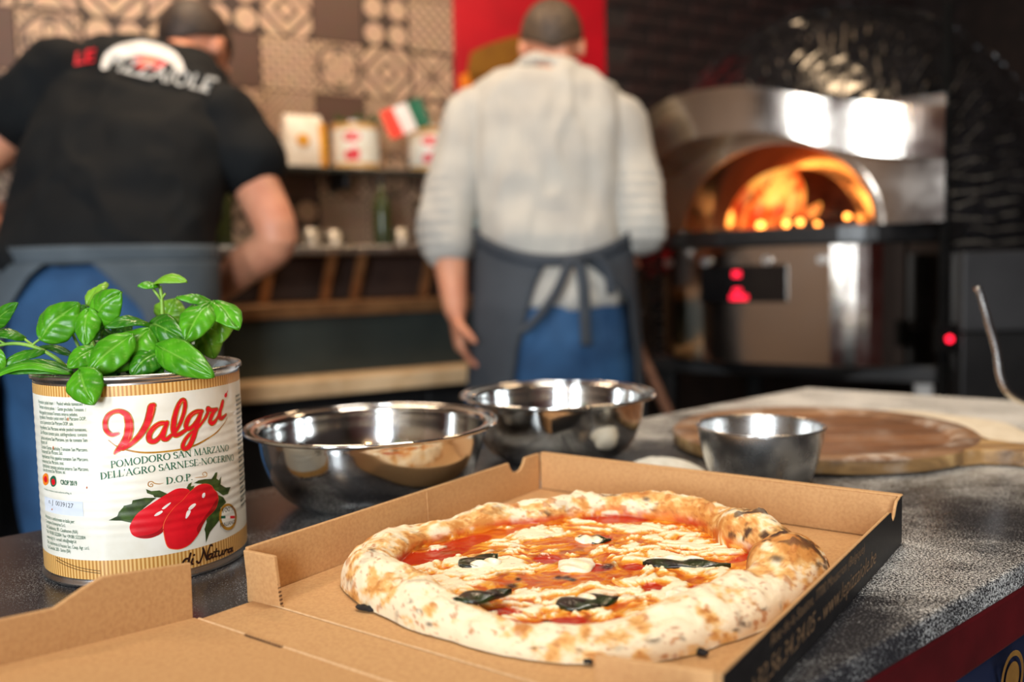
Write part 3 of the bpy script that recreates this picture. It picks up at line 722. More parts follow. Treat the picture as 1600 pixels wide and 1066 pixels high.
# ================================================================== tomato can
CC = Vector((-0.2859, 0.6921, TZ)); CR, CHT = 0.0744, 0.149
cf = Vector((-CC.x, -CC.y, 0)).normalized(); cs_ = Vector((-cf.y, cf.x, 0))     # towards the camera, and to the right seen from it
def rib(z):
    k = min(max((z - 0.030)/0.012, 0), 1)*min(max((0.128 - z)/0.012, 0), 1)
    return 0.00014*k*math.sin(z*2*PI/0.0062)
def on_can(s, z, lift=0.0):
    if lift > 0.00015: lift += 0.0002
    a = s/CR; r = CR - 0.0013 + rib(z) + lift
    return CC + cf*(r*math.cos(a)) + cs_*(r*math.sin(a)) + UP*z
def can_sz(px, py):
    d = ray(px, py); ox, oy = CAM.x - CC.x, CAM.y - CC.y
    a = d.x**2 + d.y**2; b_ = 2*(ox*d.x + oy*d.y); r = CR - 0.0013; c = ox*ox + oy*oy - r*r
    dis = b_*b_ - 4*a*c
    t = (-b_ - math.sqrt(max(dis, 0)))/(2*a); p = CAM + d*t - CC
    return CR*math.atan2(p.dot(cs_), p.dot(cf)), p.z
M_tin = mat('tinned_steel', (0.62, 0.63, 0.63), 0.28, 1.0, rvar=(40, 0.2, 0.38), bump=(90, 0.05, 0.0005))
M_lab = mat('cream_paper_label', srgb(240, 238, 226), 0.42, var=(srgb(228, 222, 204), 34, 0.45, 0.75), coat=0.25)
M_green = mat('green_print', srgb(24, 104, 74), 0.5, var=(srgb(20, 92, 64), 200, 0.4, 0.6))
M_redink = mat('red_print', srgb(226, 10, 32), 0.45, var=(srgb(212, 8, 28), 80, 0.4, 0.6), coat=0.08)
M_gold = mat('gold_print', srgb(196, 144, 44), 0.35, var=(srgb(150, 96, 24), 120, 0.4, 0.65), coat=0.3)
M_ink = mat('dark_brown_print', srgb(62, 28, 16), 0.5, var=(srgb(48, 22, 12), 120, 0.4, 0.6))
M_black = mat('black_print', srgb(36, 38, 42), 0.5, var=(srgb(50, 52, 54), 120, 0.4, 0.6))
M_greyink = mat('grey_print', srgb(132, 138, 130), 0.5, var=(srgb(112, 118, 112), 120, 0.4, 0.6))
M_white = mat('white_print', srgb(244, 240, 240), 0.45, var=(srgb(250, 236, 226), 60, 0.4, 0.6))
M_pale = mat('pale_blue_sticker', srgb(222, 228, 238), 0.5, var=(srgb(214, 222, 234), 60, 0.4, 0.6))
M_leafd = mat('dark_leaf_print', srgb(44, 62, 24), 0.45, var=(srgb(66, 92, 34), 160, 0.4, 0.65), coat=0.2)
M_tomd = mat('deep_red_print', srgb(176, 8, 22), 0.4, var=(srgb(160, 6, 18), 60, 0.4, 0.6), coat=0.3)
M_blush = mat('orange_print_rim', srgb(238, 92, 48), 0.4, var=(srgb(244, 122, 70), 60, 0.4, 0.6))
# gold bands with fine upright lines
M_band = mat('ribbed_gold_band', srgb(214, 160, 84), 0.4, coat=0.3); nt = M_band.node_tree; b = nt.nodes['Principled BSDF']
tc = nt.nodes.new('ShaderNodeTexCoord'); sp = nt.nodes.new('ShaderNodeSeparateXYZ'); nt.links.new(tc.outputs['Object'], sp.inputs[0])
ang = NX(nt, sp.outputs[1]).atan2(NX(nt, sp.outputs[0]))
k = (ang*168.0).sin(); mr = nt.nodes.new('ShaderNodeMapRange'); mr.inputs[1].default_value = -0.7; mr.inputs[2].default_value = 0.7; nt.links.new(k.k, mr.inputs[0])
mx = nt.nodes.new('ShaderNodeMix'); mx.data_type = 'RGBA'; mx.inputs[6].default_value = (*srgb(238, 194, 122), 1); mx.inputs[7].default_value = (*srgb(188, 130, 56), 1)
nt.links.new(mr.outputs[0], mx.inputs[0]); nt.links.new(mx.outputs[2], b.inputs['Base Color'])

can = empty('tomato_can', CC, 'large opened tomato can with a cream and gold label, planted with basil', 'can')
prof = [(0.0, 0.004), (CR - 0.006, 0.004), (CR - 0.0045, 0.0008), (CR - 0.0012, 0.0), (CR + 0.0002, 0.0012), (CR + 0.0002, 0.0032), (CR - 0.0013, 0.0044)]
zz = np.linspace(0.006, 0.1435, 90); prof += [(CR - 0.0013 + rib(z), z) for z in zz]
prof += [(CR - 0.0013, 0.1446), (CR + 0.0004, 0.1455), (CR + 0.0008, 0.1472), (CR + 0.0004, 0.1488), (CR - 0.0008, 0.1494), (CR - 0.0021, 0.1486), (CR - 0.0024, 0.146), (CR - 0.0026, 0.02), (CR - 0.004, 0.012), (0, 0.012)]
mb = MB(); mb.lathe([(r, z) for r, z in prof], CC, 120); mb.build('can_body', M_tin, can, smooth=True)
def patch(name, s0, s1, z0, z1, m, lift, parent=can, ns=None, nz=None):
    ns = ns or max(2, int(abs(s1 - s0)/0.002)); nz = nz or max(1, int((z1 - z0)/0.0012)); mb = MB()
    mb.grid(lambda u, v: on_can(s0 + (s1 - s0)*u, z0 + (z1 - z0)*v, lift), ns, nz); return mb.build(name, m, parent, smooth=True, fix=False)
def decal(name, v, f, m, lift, parent=can, maxlen=0.002):
    """flat print given in label coordinates (s, z), wrapped on the can"""
    if maxlen: v, f = fine(v, f, maxlen)
    mb = MB(); mb.add([on_can(a, b_, lift) for a, b_ in v], f); me = mb.mesh(name)
    o = link(name, me, m, parent); return o
full = PI*CR
ZB0, ZB1 = can_sz(240, 598)[1], can_sz(240, 622)[1]      # lower and upper edges of the bands
z_lab_top = can_sz(215, 618)[1]; z_lab_bot = can_sz(215, 873)[1]
label = patch('paper_label', -full, full*0.66, z_lab_bot, z_lab_top, M_lab, 0.00010)
patch('gold_band', -full, full, z_lab_top, 0.1425, M_band, 0.00010)
patch('gold_band', -full, full, 0.0065, z_lab_bot, M_band, 0.00010)
patch('label_edge', full*0.66, full, z_lab_bot, z_lab_top, M_lab, 0.00008)
def px_poly(pts, o0, k): return [can_sz(o0[0] + a/k, o0[1] + b_/k) for a, b_ in pts]
def px_strokes(name, strokes, o0, k, m, lift, grow=0.0, parent=can, sub=6):
    v = []; f = []
    for st in strokes:
        P_ = [can_sz(o0[0] + a[0]/k, o0[1] + a[1]/k) for a in st]
        sc = 0.65/FPX/k                                    # metres per traced unit at the can's distance
        wv_, wf_ = stroke2d(P_, [(a[2] + grow)*sc for a in st], sub)
        n = len(v); v += wv_; f += [tuple(i + n for i in q_) for q_ in wf_]
    # keep each stroke as it is: no merging
    mb = MB(); mb.add([on_can(a, b_, lift) for a, b_ in v], f); me = mb.mesh(name); return link(name, me, m, parent)
O4, K4 = (150, 600), 5.923
logo = [
 [(205, 460, 18), (150, 470, 30), (105, 440, 36), (86, 375, 36), (102, 310, 32), (150, 265, 28), (220, 252, 32), (280, 285, 50), (305, 350, 62), (305, 430, 66), (285, 510, 66), (240, 575, 56), (172, 642, 12)],
 [(250, 600, 30), (330, 550, 34), (410, 470, 44), (470, 370, 52), (500, 280, 60), (515, 215, 62), (528, 200, 44)],
 [(640, 365, 34), (590, 367, 34), (530, 410, 38), (492, 470, 40), (497, 522, 40), (540, 532, 36), (590, 490, 30), (630, 420, 30), (655, 355, 26)],
 [(655, 358, 30), (625, 450, 38), (620, 500, 38), (650, 512, 32), (690, 480, 26), (740, 430, 24), (790, 330, 28), (820, 220, 32), (815, 160, 30), (790, 152, 28), (755, 210, 36), (725, 310, 42), (715, 410, 46), (730, 470, 42), (770, 465, 34), (830, 425, 26)],
 [(975, 255, 32), (920, 260, 34), (865, 300, 38), (832, 370, 40), (842, 412, 36), (885, 400, 32), (935, 330, 28), (972, 258, 26)],
 [(968, 262, 36), (932, 380, 44), (905, 470, 44), (870, 560, 42), (830, 600, 36), (800, 585, 32), (820, 520, 28), (870, 460, 24), (940, 400, 24), (990, 340, 22), (1030, 270, 28), (1030, 228, 36), (1060, 243, 32), (1112, 236, 28)],
 [(1105, 238, 28), (1070, 285, 38), (1052, 340, 42), (1072, 365, 36), (1110, 330, 26), (1150, 240, 30), (1168, 165, 36)],
 [(1164, 180, 36), (1142, 265, 40), (1142, 310, 36), (1165, 315, 32), (1197, 285, 18)],
 [(1193, 108, 40), (1197, 103, 42)], [(1203, 90, 10), (1214, 62, 7)]]
px_strokes('gold_swoosh', [[(115, 520, 4), (190, 575, 12), (300, 615, 16), (450, 635, 16), (650, 625, 16), (850, 590, 18), (1000, 525, 16), (1130, 430, 12), (1215, 310, 4)]], O4, K4, M_gold, 0.00018)
px_strokes('logo_outline', logo[:8], O4, K4, M_gold, 0.00026, grow=16)
px_strokes('logo_lettering', logo, O4, K4, M_redink, 0.00036)
px_strokes('logo_highlight', [[(92, 350, 4), (110, 305, 6), (150, 270, 5), (215, 256, 4)], [(320, 340, 4), (324, 420, 6), (300, 510, 4)], [(530, 205, 4), (535, 230, 7), (520, 290, 4)], [(770, 200, 4), (795, 160, 6), (818, 165, 4)], [(870, 300, 4), (910, 266, 6), (960, 256, 4)], [(520, 420, 4), (580, 374, 6), (630, 368, 4)]], O4, K4, M_blush, 0.00044)
# serif capitals drawn with thick and thin strokes
Tk, Tn = 0.15, 0.055
def arcs(cx, cy, rx, ry, a0, a1, n=14):
    P_ = []
    for i in range(n+1):
        a = math.radians(a0 + (a1 - a0)*i/n); P_.append((cx + rx*math.cos(a), cy + ry*math.sin(a), Tn + (Tk - Tn)*abs(math.cos(a))))
    return P_
def ln_(x0, y0, x1, y1, w): return [(x0, y0, w), (x1, y1, w)]
def serif(x, y, l=0.13): return ln_(x - l, y, x + l, y, 0.045)
sf = lambda x: [serif(x, 0.02), serif(x, 0.98)]
stem = lambda x=0.17: [ln_(x, 0, x, 1, Tk)] + sf(x)
bowlP = [arcs(0.30, 0.74, 0.27, 0.24, -90, 90), ln_(0.17, 0.98, 0.30, 0.98, Tn), ln_(0.17, 0.5, 0.30, 0.5, Tn)]
GL = {'P': (stem() + bowlP, 0.66), 'O': ([arcs(0.45, 0.5, 0.36, 0.49, 0, 360, 26)], 0.92), 'R': (stem() + bowlP + [ln_(0.34, 0.5, 0.68, 0.0, Tk), serif(0.70, 0.02, 0.08)], 0.80),
 'M': ([ln_(0.13, 0, 0.17, 1, Tn), ln_(0.17, 1, 0.52, 0.06, Tk), ln_(0.52, 0.06, 0.87, 1, Tn), ln_(0.87, 1, 0.92, 0, Tk), serif(0.13, 0.02, 0.1), serif(0.92, 0.02)], 1.08),
 'D': (stem() + [arcs(0.32, 0.5, 0.42, 0.48, -90, 90, 18), ln_(0.17, 0.98, 0.32, 0.98, Tn), ln_(0.17, 0.02, 0.32, 0.02, Tn)], 0.86),
 'S': ([arcs(0.30, 0.74, 0.20, 0.24, 30, 270, 14), arcs(0.30, 0.26, 0.22, 0.24, 90, -150, 14)], 0.60),
 'A': ([ln_(0.08, 0, 0.40, 1, Tn), ln_(0.40, 1, 0.74, 0, Tk), ln_(0.19, 0.34, 0.62, 0.34, Tn), serif(0.08, 0.02, 0.1), serif(0.74, 0.02, 0.11)], 0.84),
 'N': ([ln_(0.15, 0, 0.15, 1, Tn), ln_(0.15, 1, 0.78, 0, Tk), ln_(0.78, 0, 0.78, 1, Tn), serif(0.15, 0.02, 0.1), serif(0.78, 0.98, 0.1), serif(0.10, 0.98, 0.08)], 0.94),
 'Z': ([ln_(0.07, 0.97, 0.60, 0.97, Tn), ln_(0.58, 0.97, 0.07, 0.03, Tk), ln_(0.07, 0.03, 0.62, 0.03, Tn), ln_(0.62, 0.03, 0.64, 0.2, Tn), ln_(0.07, 0.97, 0.05, 0.8, Tn)], 0.70),
 'E': (stem() + [ln_(0.17, 0.97, 0.58, 0.97, Tn), ln_(0.17, 0.5, 0.48, 0.5, Tn), ln_(0.17, 0.03, 0.60, 0.03, Tn), ln_(0.60, 0.03, 0.62, 0.2, Tn), ln_(0.58, 0.97, 0.59, 0.82, Tn)], 0.68),
 'L': (stem() + [ln_(0.17, 0.03, 0.58, 0.03, Tn), ln_(0.58, 0.03, 0.60, 0.22, Tn)], 0.64), 'I': (stem(), 0.36),
 'G': ([arcs(0.46, 0.5, 0.37, 0.49, 50, 320, 20), ln_(0.78, 0.08, 0.78, 0.42, Tk*0.9), serif(0.77, 0.44, 0.11)], 0.92), 'C': ([arcs(0.45, 0.5, 0.36, 0.49, 48, 315, 20)], 0.80),
 "'": ([[(0.12, 1.0, 0.14), (0.08, 0.76, 0.04)]], 0.24), '.': ([[(0.12, 0.07, 0.15), (0.13, 0.07, 0.15)]], 0.26), '-': ([ln_(0.06, 0.36, 0.34, 0.36, 0.07)], 0.40), ' ': ([], 0.32)}
def serif_text(txt):
    v = []; f = []; x = 0
    for c in txt:
        st, w_ = GL[c]
        for s_ in st:
            a, q_ = stroke2d([(p[0] + x, p[1]) for p in s_], [p[2] for p in s_], 1, 6); n = len(v); v += a; f += [tuple(i + n for i in g) for g in q_]
        x += w_
    return v, f, x
def label_line(txt, pl_, pr_, h, m=None, name='product_lettering'):
    v, f, wd = serif_text(txt); tab = [can_sz(pl_[0] + (pr_[0] - pl_[0])*i/30, pl_[1] + (pr_[1] - pl_[1])*i/30) for i in range(31)]
    ss = [t[0] for t in tab]; zs = [t[1] for t in tab]; k_ = (ss[-1] - ss[0])/wd
    mb = MB(); mb.add([on_can(ss[0] + a*k_, float(np.interp(ss[0] + a*k_, ss, zs)) + b_*h, 0.0002) for a, b_ in v], f); return link(name, mb.mesh(name), m or M_green, can)
label_line('POMODORO SAN MARZANO', (173, 731.5), (357, 704.5), 0.0047)
label_line("DELL'AGRO SARNESE-NOCERINO", (157, 749.5), (365, 719.5), 0.0047)
label_line('D.O.P.', (259, 757), (301, 750), 0.0048)
O5, K5 = (150, 730), 6.27
px_strokes('gold_flourish', [[(660, 155, 3), (620, 165, 7), (575, 160, 8), (545, 142, 8), (515, 150, 8), (512, 180, 8), (540, 192, 8), (556, 175, 7), (540, 162, 6), (532, 175, 5)],
                             [(965, 105, 3), (1000, 100, 7), (1040, 98, 8), (1075, 90, 8), (1083, 65, 8), (1065, 50, 8), (1043, 60, 7), (1045, 80, 6), (1060, 80, 5)]], O5, K5, M_gold, 0.0002)
def px_shape(name, pts, m, lift, o0=O5, k=K5, smoothit=True):
    Q = px_poly(pts, o0, k)
    if smoothit:
        Q3 = [Vector((a, b_, 0)) for a, b_ in Q]; n = len(Q3); ext = Q3[-2:] + Q3 + Q3[:3]; pth, _ = spline(ext, [1]*len(ext), 4); Q = [(p.x, p.y) for p in pth[8:8 + 4*n]]
    return decal(name, Q, [tuple(range(len(Q)))], m, lift)
px_shape('printed_leaf', [(125, 522), (210, 480), (225, 440), (270, 390), (272, 378), (350, 360), (360, 325), (480, 300), (590, 300), (470, 400), (400, 470), (345, 545), (250, 525)], M_leafd, 0.0002, smoothit=False)
px_shape('printed_leaf', [(490, 215), (540, 235), (620, 228), (700, 262), (660, 300), (570, 295), (560, 275), (500, 255)], M_leafd, 0.0002, smoothit=False)
px_shape('printed_leaf', [(955, 158), (1000, 130), (1060, 118), (1125, 116), (1125, 180), (1040, 165)], M_leafd, 0.0002, smoothit=False)
px_shape('printed_leaf', [(1180, 265), (1240, 295), (1272, 345), (1215, 400), (1205, 520), (1140, 600), (1110, 640), (1075, 738), (1068, 640), (1058, 610), (1080, 545), (1075, 500), (1140, 440)], M_leafd, 0.0002, smoothit=False)
px_shape('printed_leaf', [(1120, 175), (1125, 120), (1165, 55), (1185, 50), (1175, 110), (1200, 130), (1222, 92), (1215, 170), (1265, 200), (1312, 196), (1290, 262), (1240, 278), (1190, 240), (1150, 222)], M_leafd, 0.00024, smoothit=False)
px_shape('printed_leaf', [(885, 205), (905, 165), (935, 148), (925, 190), (962, 180), (945, 225), (920, 245)], M_leafd, 0.00024, smoothit=False)
T1 = [(330, 600), (345, 545), (400, 460), (480, 400), (570, 340), (680, 270), (780, 215), (860, 208), (912, 225), (915, 262), (870, 310), (800, 370), (740, 430), (700, 500), (670, 570), (655, 630), (600, 670), (520, 697), (430, 695), (360, 665)]
T2 = [(665, 640), (665, 560), (700, 480), (770, 390), (850, 320), (920, 240), (990, 185), (1060, 165), (1120, 180), (1155, 225), (1190, 280), (1182, 370), (1140, 440), (1080, 500), (1040, 570), (1000, 650), (930, 740), (850, 790), (770, 800), (700, 770)]
px_shape('printed_tomato', T1, M_redink, 0.00028)
px_shape('tomato_shade', [(690, 520), (668, 575), (655, 630), (600, 670), (520, 694), (430, 692), (400, 680), (520, 660), (600, 630), (650, 580)], M_tomd, 0.00033)
grow2 = [((a - 925)*1.018 + 923, (b_ - 480)*1.018 + 482) for a, b_ in T2]
px_shape('tomato_rim', grow2, M_blush, 0.00034); px_shape('printed_tomato', T2, M_redink, 0.00040)
px_shape('tomato_shade', [(1186, 300), (1180, 370), (1140, 438), (1080, 498), (1040, 568), (1000, 645), (985, 600), (1030, 530), (1080, 460), (1130, 390)], M_tomd, 0.00046)
for pts in ([(570, 478), (590, 450), (640, 425), (650, 440), (610, 470)], [(645, 405), (690, 365), (728, 345), (720, 365), (670, 408)], [(872, 495), (885, 440), (905, 420), (925, 430), (910, 465), (885, 500)], [(900, 405), (930, 370), (965, 355), (972, 370), (940, 405), (915, 420)], [(1032, 290), (1040, 260), (1062, 252), (1060, 285), (1045, 302)]):
    px_shape('print_highlight', pts, M_white, 0.00052)
ell = lambda cx, cy, rx, ry, n=28: [(cx + rx*math.cos(2*PI*i/n), cy + ry*math.sin(2*PI*i/n)) for i in range(n)]
px_shape('badge', ell(1287, 488, 86, 132), M_gold, 0.00028, smoothit=False); px_shape('badge_face', ell(1289, 485, 66, 104), M_lab, 0.00034, smoothit=False)
for x_, m_ in ((1240, M_green), (1288, M_white), (1330, M_redink)): px_shape('badge_flag', [(x_ - 22, 478), (x_ + 22, 476), (x_ + 22, 502), (x_ - 22, 504)], m_, 0.00040, smoothit=False)
def sans_line(txt, p0, h, sx, m, lift=0.0002, name='small_print', p1=None, shear=0.0, bold=0.0):
    v, f = text2d(txt, h, sx, shear, bold); s0, z0 = can_sz(*p0)
    if p1 is not None:
        s1, z1 = can_sz(*p1); k_ = (s1 - s0)/max(a for a, _ in v)
    else: k_ = 1; z1 = z0
    wmax = max(a for a, _ in v) or 1
    mb = MB(); mb.add([on_can(s0 + a*k_, z0 + (z1 - z0)*(a/wmax if p1 is not None else 0) + b_, lift) for a, b_ in v], f); return link(name, mb.mesh(name), m, can)
sans_line('100%', (345, 802), 0.0036, 0.7, M_black, 0.0004, 'badge_lettering', (364, 797)); sans_line('ITALIANO', (343, 824), 0.0030, 0.5, M_black, 0.0004, 'badge_lettering', (366, 818))
px_strokes('band_lettering', [[(905, 895, 14), (870, 905, 12), (848, 945, 14), (865, 970, 12), (895, 945, 10), (912, 890, 12)], [(925, 845, 12), (905, 920, 14), (905, 962, 12), (928, 950, 8)], [(945, 900, 12), (932, 942, 14), (948, 950, 8)], [(957, 862, 13), (959, 860, 13)],
  [(985, 925, 14), (1008, 938, 10), (1035, 880, 9), (1050, 805, 9)], [(1045, 795, 14), (1068, 860, 16), (1085, 908, 12)], [(1085, 905, 8), (1095, 830, 9), (1118, 765, 9), (1135, 770, 10)],
  [(1135, 848, 11), (1105, 860, 11), (1095, 895, 12), (1118, 895, 9), (1140, 850, 10)], [(1142, 848, 11), (1135, 885, 11), (1152, 882, 7)], [(1178, 800, 9), (1162, 870, 13), (1182, 874, 7)], [(1150, 832, 7), (1195, 822, 7)],
  [(1203, 825, 11), (1197, 860, 12), (1215, 866, 9), (1236, 820, 10)], [(1238, 818, 11), (1233, 854, 11), (1248, 850, 7)], [(1260, 812, 10), (1252, 850, 12)], [(1257, 832, 8), (1275, 806, 10), (1288, 812, 10)],
  [(1322, 795, 10), (1298, 805, 11), (1290, 832, 12), (1310, 830, 9), (1330, 790, 9)], [(1332, 788, 11), (1324, 824, 11), (1338, 816, 7)]], O5, K5, M_ink, 0.0002, grow=9)
px_strokes('band_lines', [[(190, 0, 5), (380, 88, 5), (600, 128, 5)], [(190, 26, 5), (380, 112, 5), (600, 150, 5)]], (57, 871), 6.0, M_ink, 0.0002)
small = ['Pomodori pelati interi  /  Peeled whole tomatoes  /', 'Tomates entieres pelees  /  Ganze geschalte Tomaten  /', 'Hele gepelde tomaten/Tomates enteros pelados.', 'Ingredienti: Pomodori pelati interi San Marzano DOP,', 'succo di pomodoro San Marzano DOP, sale.', 'Ingredients: San Marzano whole peeled tomatoes,', 'San Marzano tomato juice, salt/Ingredients: tomates', 'pelees entieres San Marzano, jus de tomate San', 'Marzano, sel.', 'Zutaten: Ganze geschalte Tomaten San Marzano,',
         'Tomatensaft San Marzano, Salz.', 'Ingredienten: Hele gepelde tomaten San Marzano,', 'tomatensap San Marzano, zout.', 'Ingredientes: tomates pelados enteros San Marzano,', 'zumo de tomate San Marzano, sal.']
yl = [(61, 630), (62, 637.5), (62.5, 646), (63, 653.5), (63.5, 661.5), (64, 669.5), (64.5, 677.5), (65, 686), (65, 693), (65.5, 700), (66, 707), (66.5, 714.5), (67, 722), (67.5, 729), (68.5, 736)]
xr = [(134, 634), (135, 643), (122, 650.5), (135, 657), (115, 665), (136, 674), (136.5, 682), (137, 690.5), (75, 694), (137.5, 705.5), (99, 711), (138.5, 720.5), (101, 726.5), (139, 736), (103, 740.5)]
for t, a, b_ in zip(small, yl, xr): sans_line(t, a, 0.0026, 1, M_green, p1=b_)
px_shape('seal', ell(72, 749, 4.6, 9.5), M_orange, 0.0002, (0, 0), 1, False); px_shape('seal_centre', ell(72.3, 749, 2.6, 5.2), M_redink, 0.00026, (0, 0), 1, False)
px_shape('seal', ell(84, 752, 4.8, 8.6), M_green, 0.0002, (0, 0), 1, False); px_shape('seal_centre', ell(84.2, 753, 3.0, 5.2), M_redink, 0.00026, (0, 0), 1, False)
sans_line('CROP 2019', (95.5, 757), 0.0034, 1, M_green, p1=(121, 759), bold=0.0001)
sans_line('Prodotto e ottenuto in zona conforme ai Reg. di', (70, 765), 0.0013, 1, M_green, p1=(112, 772.5))
s0_, zt_ = can_sz(70, 773); s1_, zb_ = can_sz(131, 807)
patch('sticker', s0_, s1_, zb_, zt_ - 0.001, M_pale, 0.00016)
sans_line('n. J  0039127', (77, 786), 0.0032, 1, M_black, 0.00022, p1=(115.5, 794))
low = [('Prodotto e confezionato in Italia per:', (72, 808.5), (117, 818)), ('Compania Enterprise S.r.l.', (73, 816), (103, 824)), ('Via Casalanario, 90 - Casalnuovo (NA)', (73.5, 824), (122, 834)), ('Tel. +39.081.5222004  Fax +39.081.5222004', (74, 832), (134, 843)), ('www.valgri.it - e-mail: info@valgri.it', (74.5, 840), (120, 849)), ('Dist. stabilimento di Fisciano Soc. Coop. Agr. s.r.l.', (75, 848), (140, 859)), ('Via Cavaiola, 203 - Sarno (SA)', (75.5, 856), (111, 864))]
for t, a, b_ in low: sans_line(t, a, 0.0025, 1, M_green, p1=b_)
# dense print at the turn of the label
for i in range(26):
    z_ = z_lab_top - 0.012 - i*0.0034; patch('small_print', full*0.365, full*0.365 + 0.012 + 0.004*((i*7) % 3), z_, z_ + 0.0015, M_greyink, 0.0002, nz=1)
M_smear = mat('sauce_smear', srgb(206, 120, 70), 0.5, var=(srgb(190, 100, 60), 90, 0.4, 0.6))
for a, k_ in (((107, 655), 3), ((84, 700), 3), ((136, 762), 2), ((82, 796), 1.5)): px_shape('sauce_smear', ell(0, 0, 0.9, k_, 8), M_smear, 0.0003, a, 1, False)

# ================================================================== basil growing in the can
M_stem = mat('basil_stem', srgb(112, 160, 48), 0.5, var=(srgb(140, 182, 70), 60, 0.4, 0.6), sss=0.05)
def leaf_mat(name, a, b_):
    m = mat(name, a, 0.30, var=(b_, 55, 0.35, 0.7), bump=(260, 0.12, 0.0005), spec=0.5)
    nt = m.node_tree; b0 = nt.nodes['Principled BSDF']; out = nt.nodes['Material Output']
    tr = nt.nodes.new('ShaderNodeBsdfTranslucent'); tr.inputs[0].default_value = (*srgb(150, 200, 40), 1)
    ad = nt.nodes.new('ShaderNodeMixShader'); ad.inputs[0].default_value = 0.22
    at = nt.nodes.new('ShaderNodeAttribute'); at.attribute_name = 'Vein'; mx = nt.nodes.new('ShaderNodeMix'); mx.data_type = 'RGBA'; mx.inputs[7].default_value = (*srgb(150, 204, 84), 1)
    src = b0.inputs['Base Color'].links[0].from_socket; ml = nt.nodes.new('ShaderNodeMath'); ml.operation = 'MULTIPLY'; ml.inputs[1].default_value = 0.6; nt.links.new(at.outputs['Fac'], ml.inputs[0]); nt.links.new(ml.outputs[0], mx.inputs[0]); nt.links.new(src, mx.inputs[6]); nt.links.new(mx.outputs[2], b0.inputs['Base Color'])
    nt.links.new(b0.outputs[0], ad.inputs[1]); nt.links.new(tr.outputs[0], ad.inputs[2]); nt.links.new(ad.outputs[0], out.inputs[0]); return m
M_lf = [leaf_mat('basil_leaf_bright', srgb(62, 140, 16), srgb(96, 180, 34)), leaf_mat('basil_leaf_mid', srgb(36, 104, 14), srgb(66, 142, 26)), leaf_mat('basil_leaf_pale', srgb(138, 190, 56), srgb(112, 176, 44)), leaf_mat('basil_leaf_deep', srgb(30, 86, 22), srgb(46, 108, 28))]
M_soil = mat('potting_soil', srgb(52, 38, 28), 0.95, var=(srgb(30, 22, 16), 200, 0.4, 0.6), bump=(300, 1.0, 0.004))
plant = empty('basil_plant', CC + UP*0.12, 'bushy green basil plant growing out of the tomato can', 'plant')
mb = MB(); mb.lathe([(0, 0.112), (0.03, 0.113), (0.055, 0.111), (CR - 0.0035, 0.110), (CR - 0.0035, 0.1), (0, 0.1)], CC, 40); mb.build('soil', M_soil, plant, smooth=True)
O1, K1 = (0, 400), 3.807
def L1(a, dy): return W(O1[0] + a[0]/K1, O1[1] + a[1]/K1, CC.y + dy)
def make_leaf(base, tip, wpx, dy0, dy1, mi, arch=0.18, cup=0.16, face=(0, -0.75, 0.66), seed=0, curl=0.0):
    A = L1(base, dy0); B_ = L1(tip, dy1); ax = B_ - A; A = A - ax*0.05; B_ = B_ + ax*0.05; ax = B_ - A; Ln = ax.length; ax.normalize()
    n = Vector(face); n = (n - ax*n.dot(ax)).normalized(); side = ax.cross(n)
    wd = wpx/K1/FPX*(A.y + B_.y)/2*1.34
    nu, nv = 30, 20; rr0 = random.Random(seed); ph = rr0.uniform(0, 6)
    def pt(u, v, th=0.0):
        y_ = v*2 - 1; w_ = wd/2*(math.sin(PI*min(u, 1)**0.82)**0.72)*(1 + 0.02*math.sin(26*u + ph))
        if u >= 0.999 or u <= 0.001: w_ = wd*0.004
        quilt = 0.075*wd*abs(math.sin(PI*(u*4.6 - abs(y_)*1.1 + 0.2)))**0.6*(1 - abs(y_))**0.4*abs(y_)**0.5
        z_ = arch*Ln*math.sin(PI*u) - cup*wd*(abs(y_)**1.7)*math.sin(PI*min(max(u, 0.03), 0.97))**0.6 + quilt - 0.06*wd*math.exp(-(y_*6)**2) + curl*wd*y_*math.sin(PI*u)
        z_ += 0.03*wd*math.sin(7*u + 3*y_ + ph)
        return A + ax*(Ln*u) + side*(w_*y_) + n*(z_ - th)
    mb = MB(); mb.grid(lambda u, v: pt(u, v), nu, nv)
    o = mb.build('leaf', M_lf[mi], plant, smooth=True, fix=False)
    va = o.data.attributes.new('Vein', 'FLOAT', 'POINT'); vv = []
    for i_ in range(nu+1):
        for j_ in range(nv+1):
            u, y_ = i_/nu, abs(j_/nv*2 - 1); w0 = abs(math.sin(PI*(u*4.6 - y_*1.1 + 0.2))); vv.append(max(math.exp(-(w0/0.16)**2)*0.8*(1 - y_*0.4), math.exp(-(y_/0.07)**2)))
    va.data.foreach_set('value', vv)
    md = o.modifiers.new('thickness', 'SOLIDIFY'); md.thickness = 0.0005
    vb = MB(); vb.tube([pt(u/12, 0.5, -0.0001) for u in range(0, 12)], [0.0007*(1 - u/14) for u in range(12)], 5)
    vb.build('vein', M_lf[2], o, smooth=True)
    return A
F_UP = (0, -0.45, 0.9); F_FR = (0, -0.95, 0.35); F_L = (-0.5, -0.7, 0.5); F_R = (0.5, -0.7, 0.5)
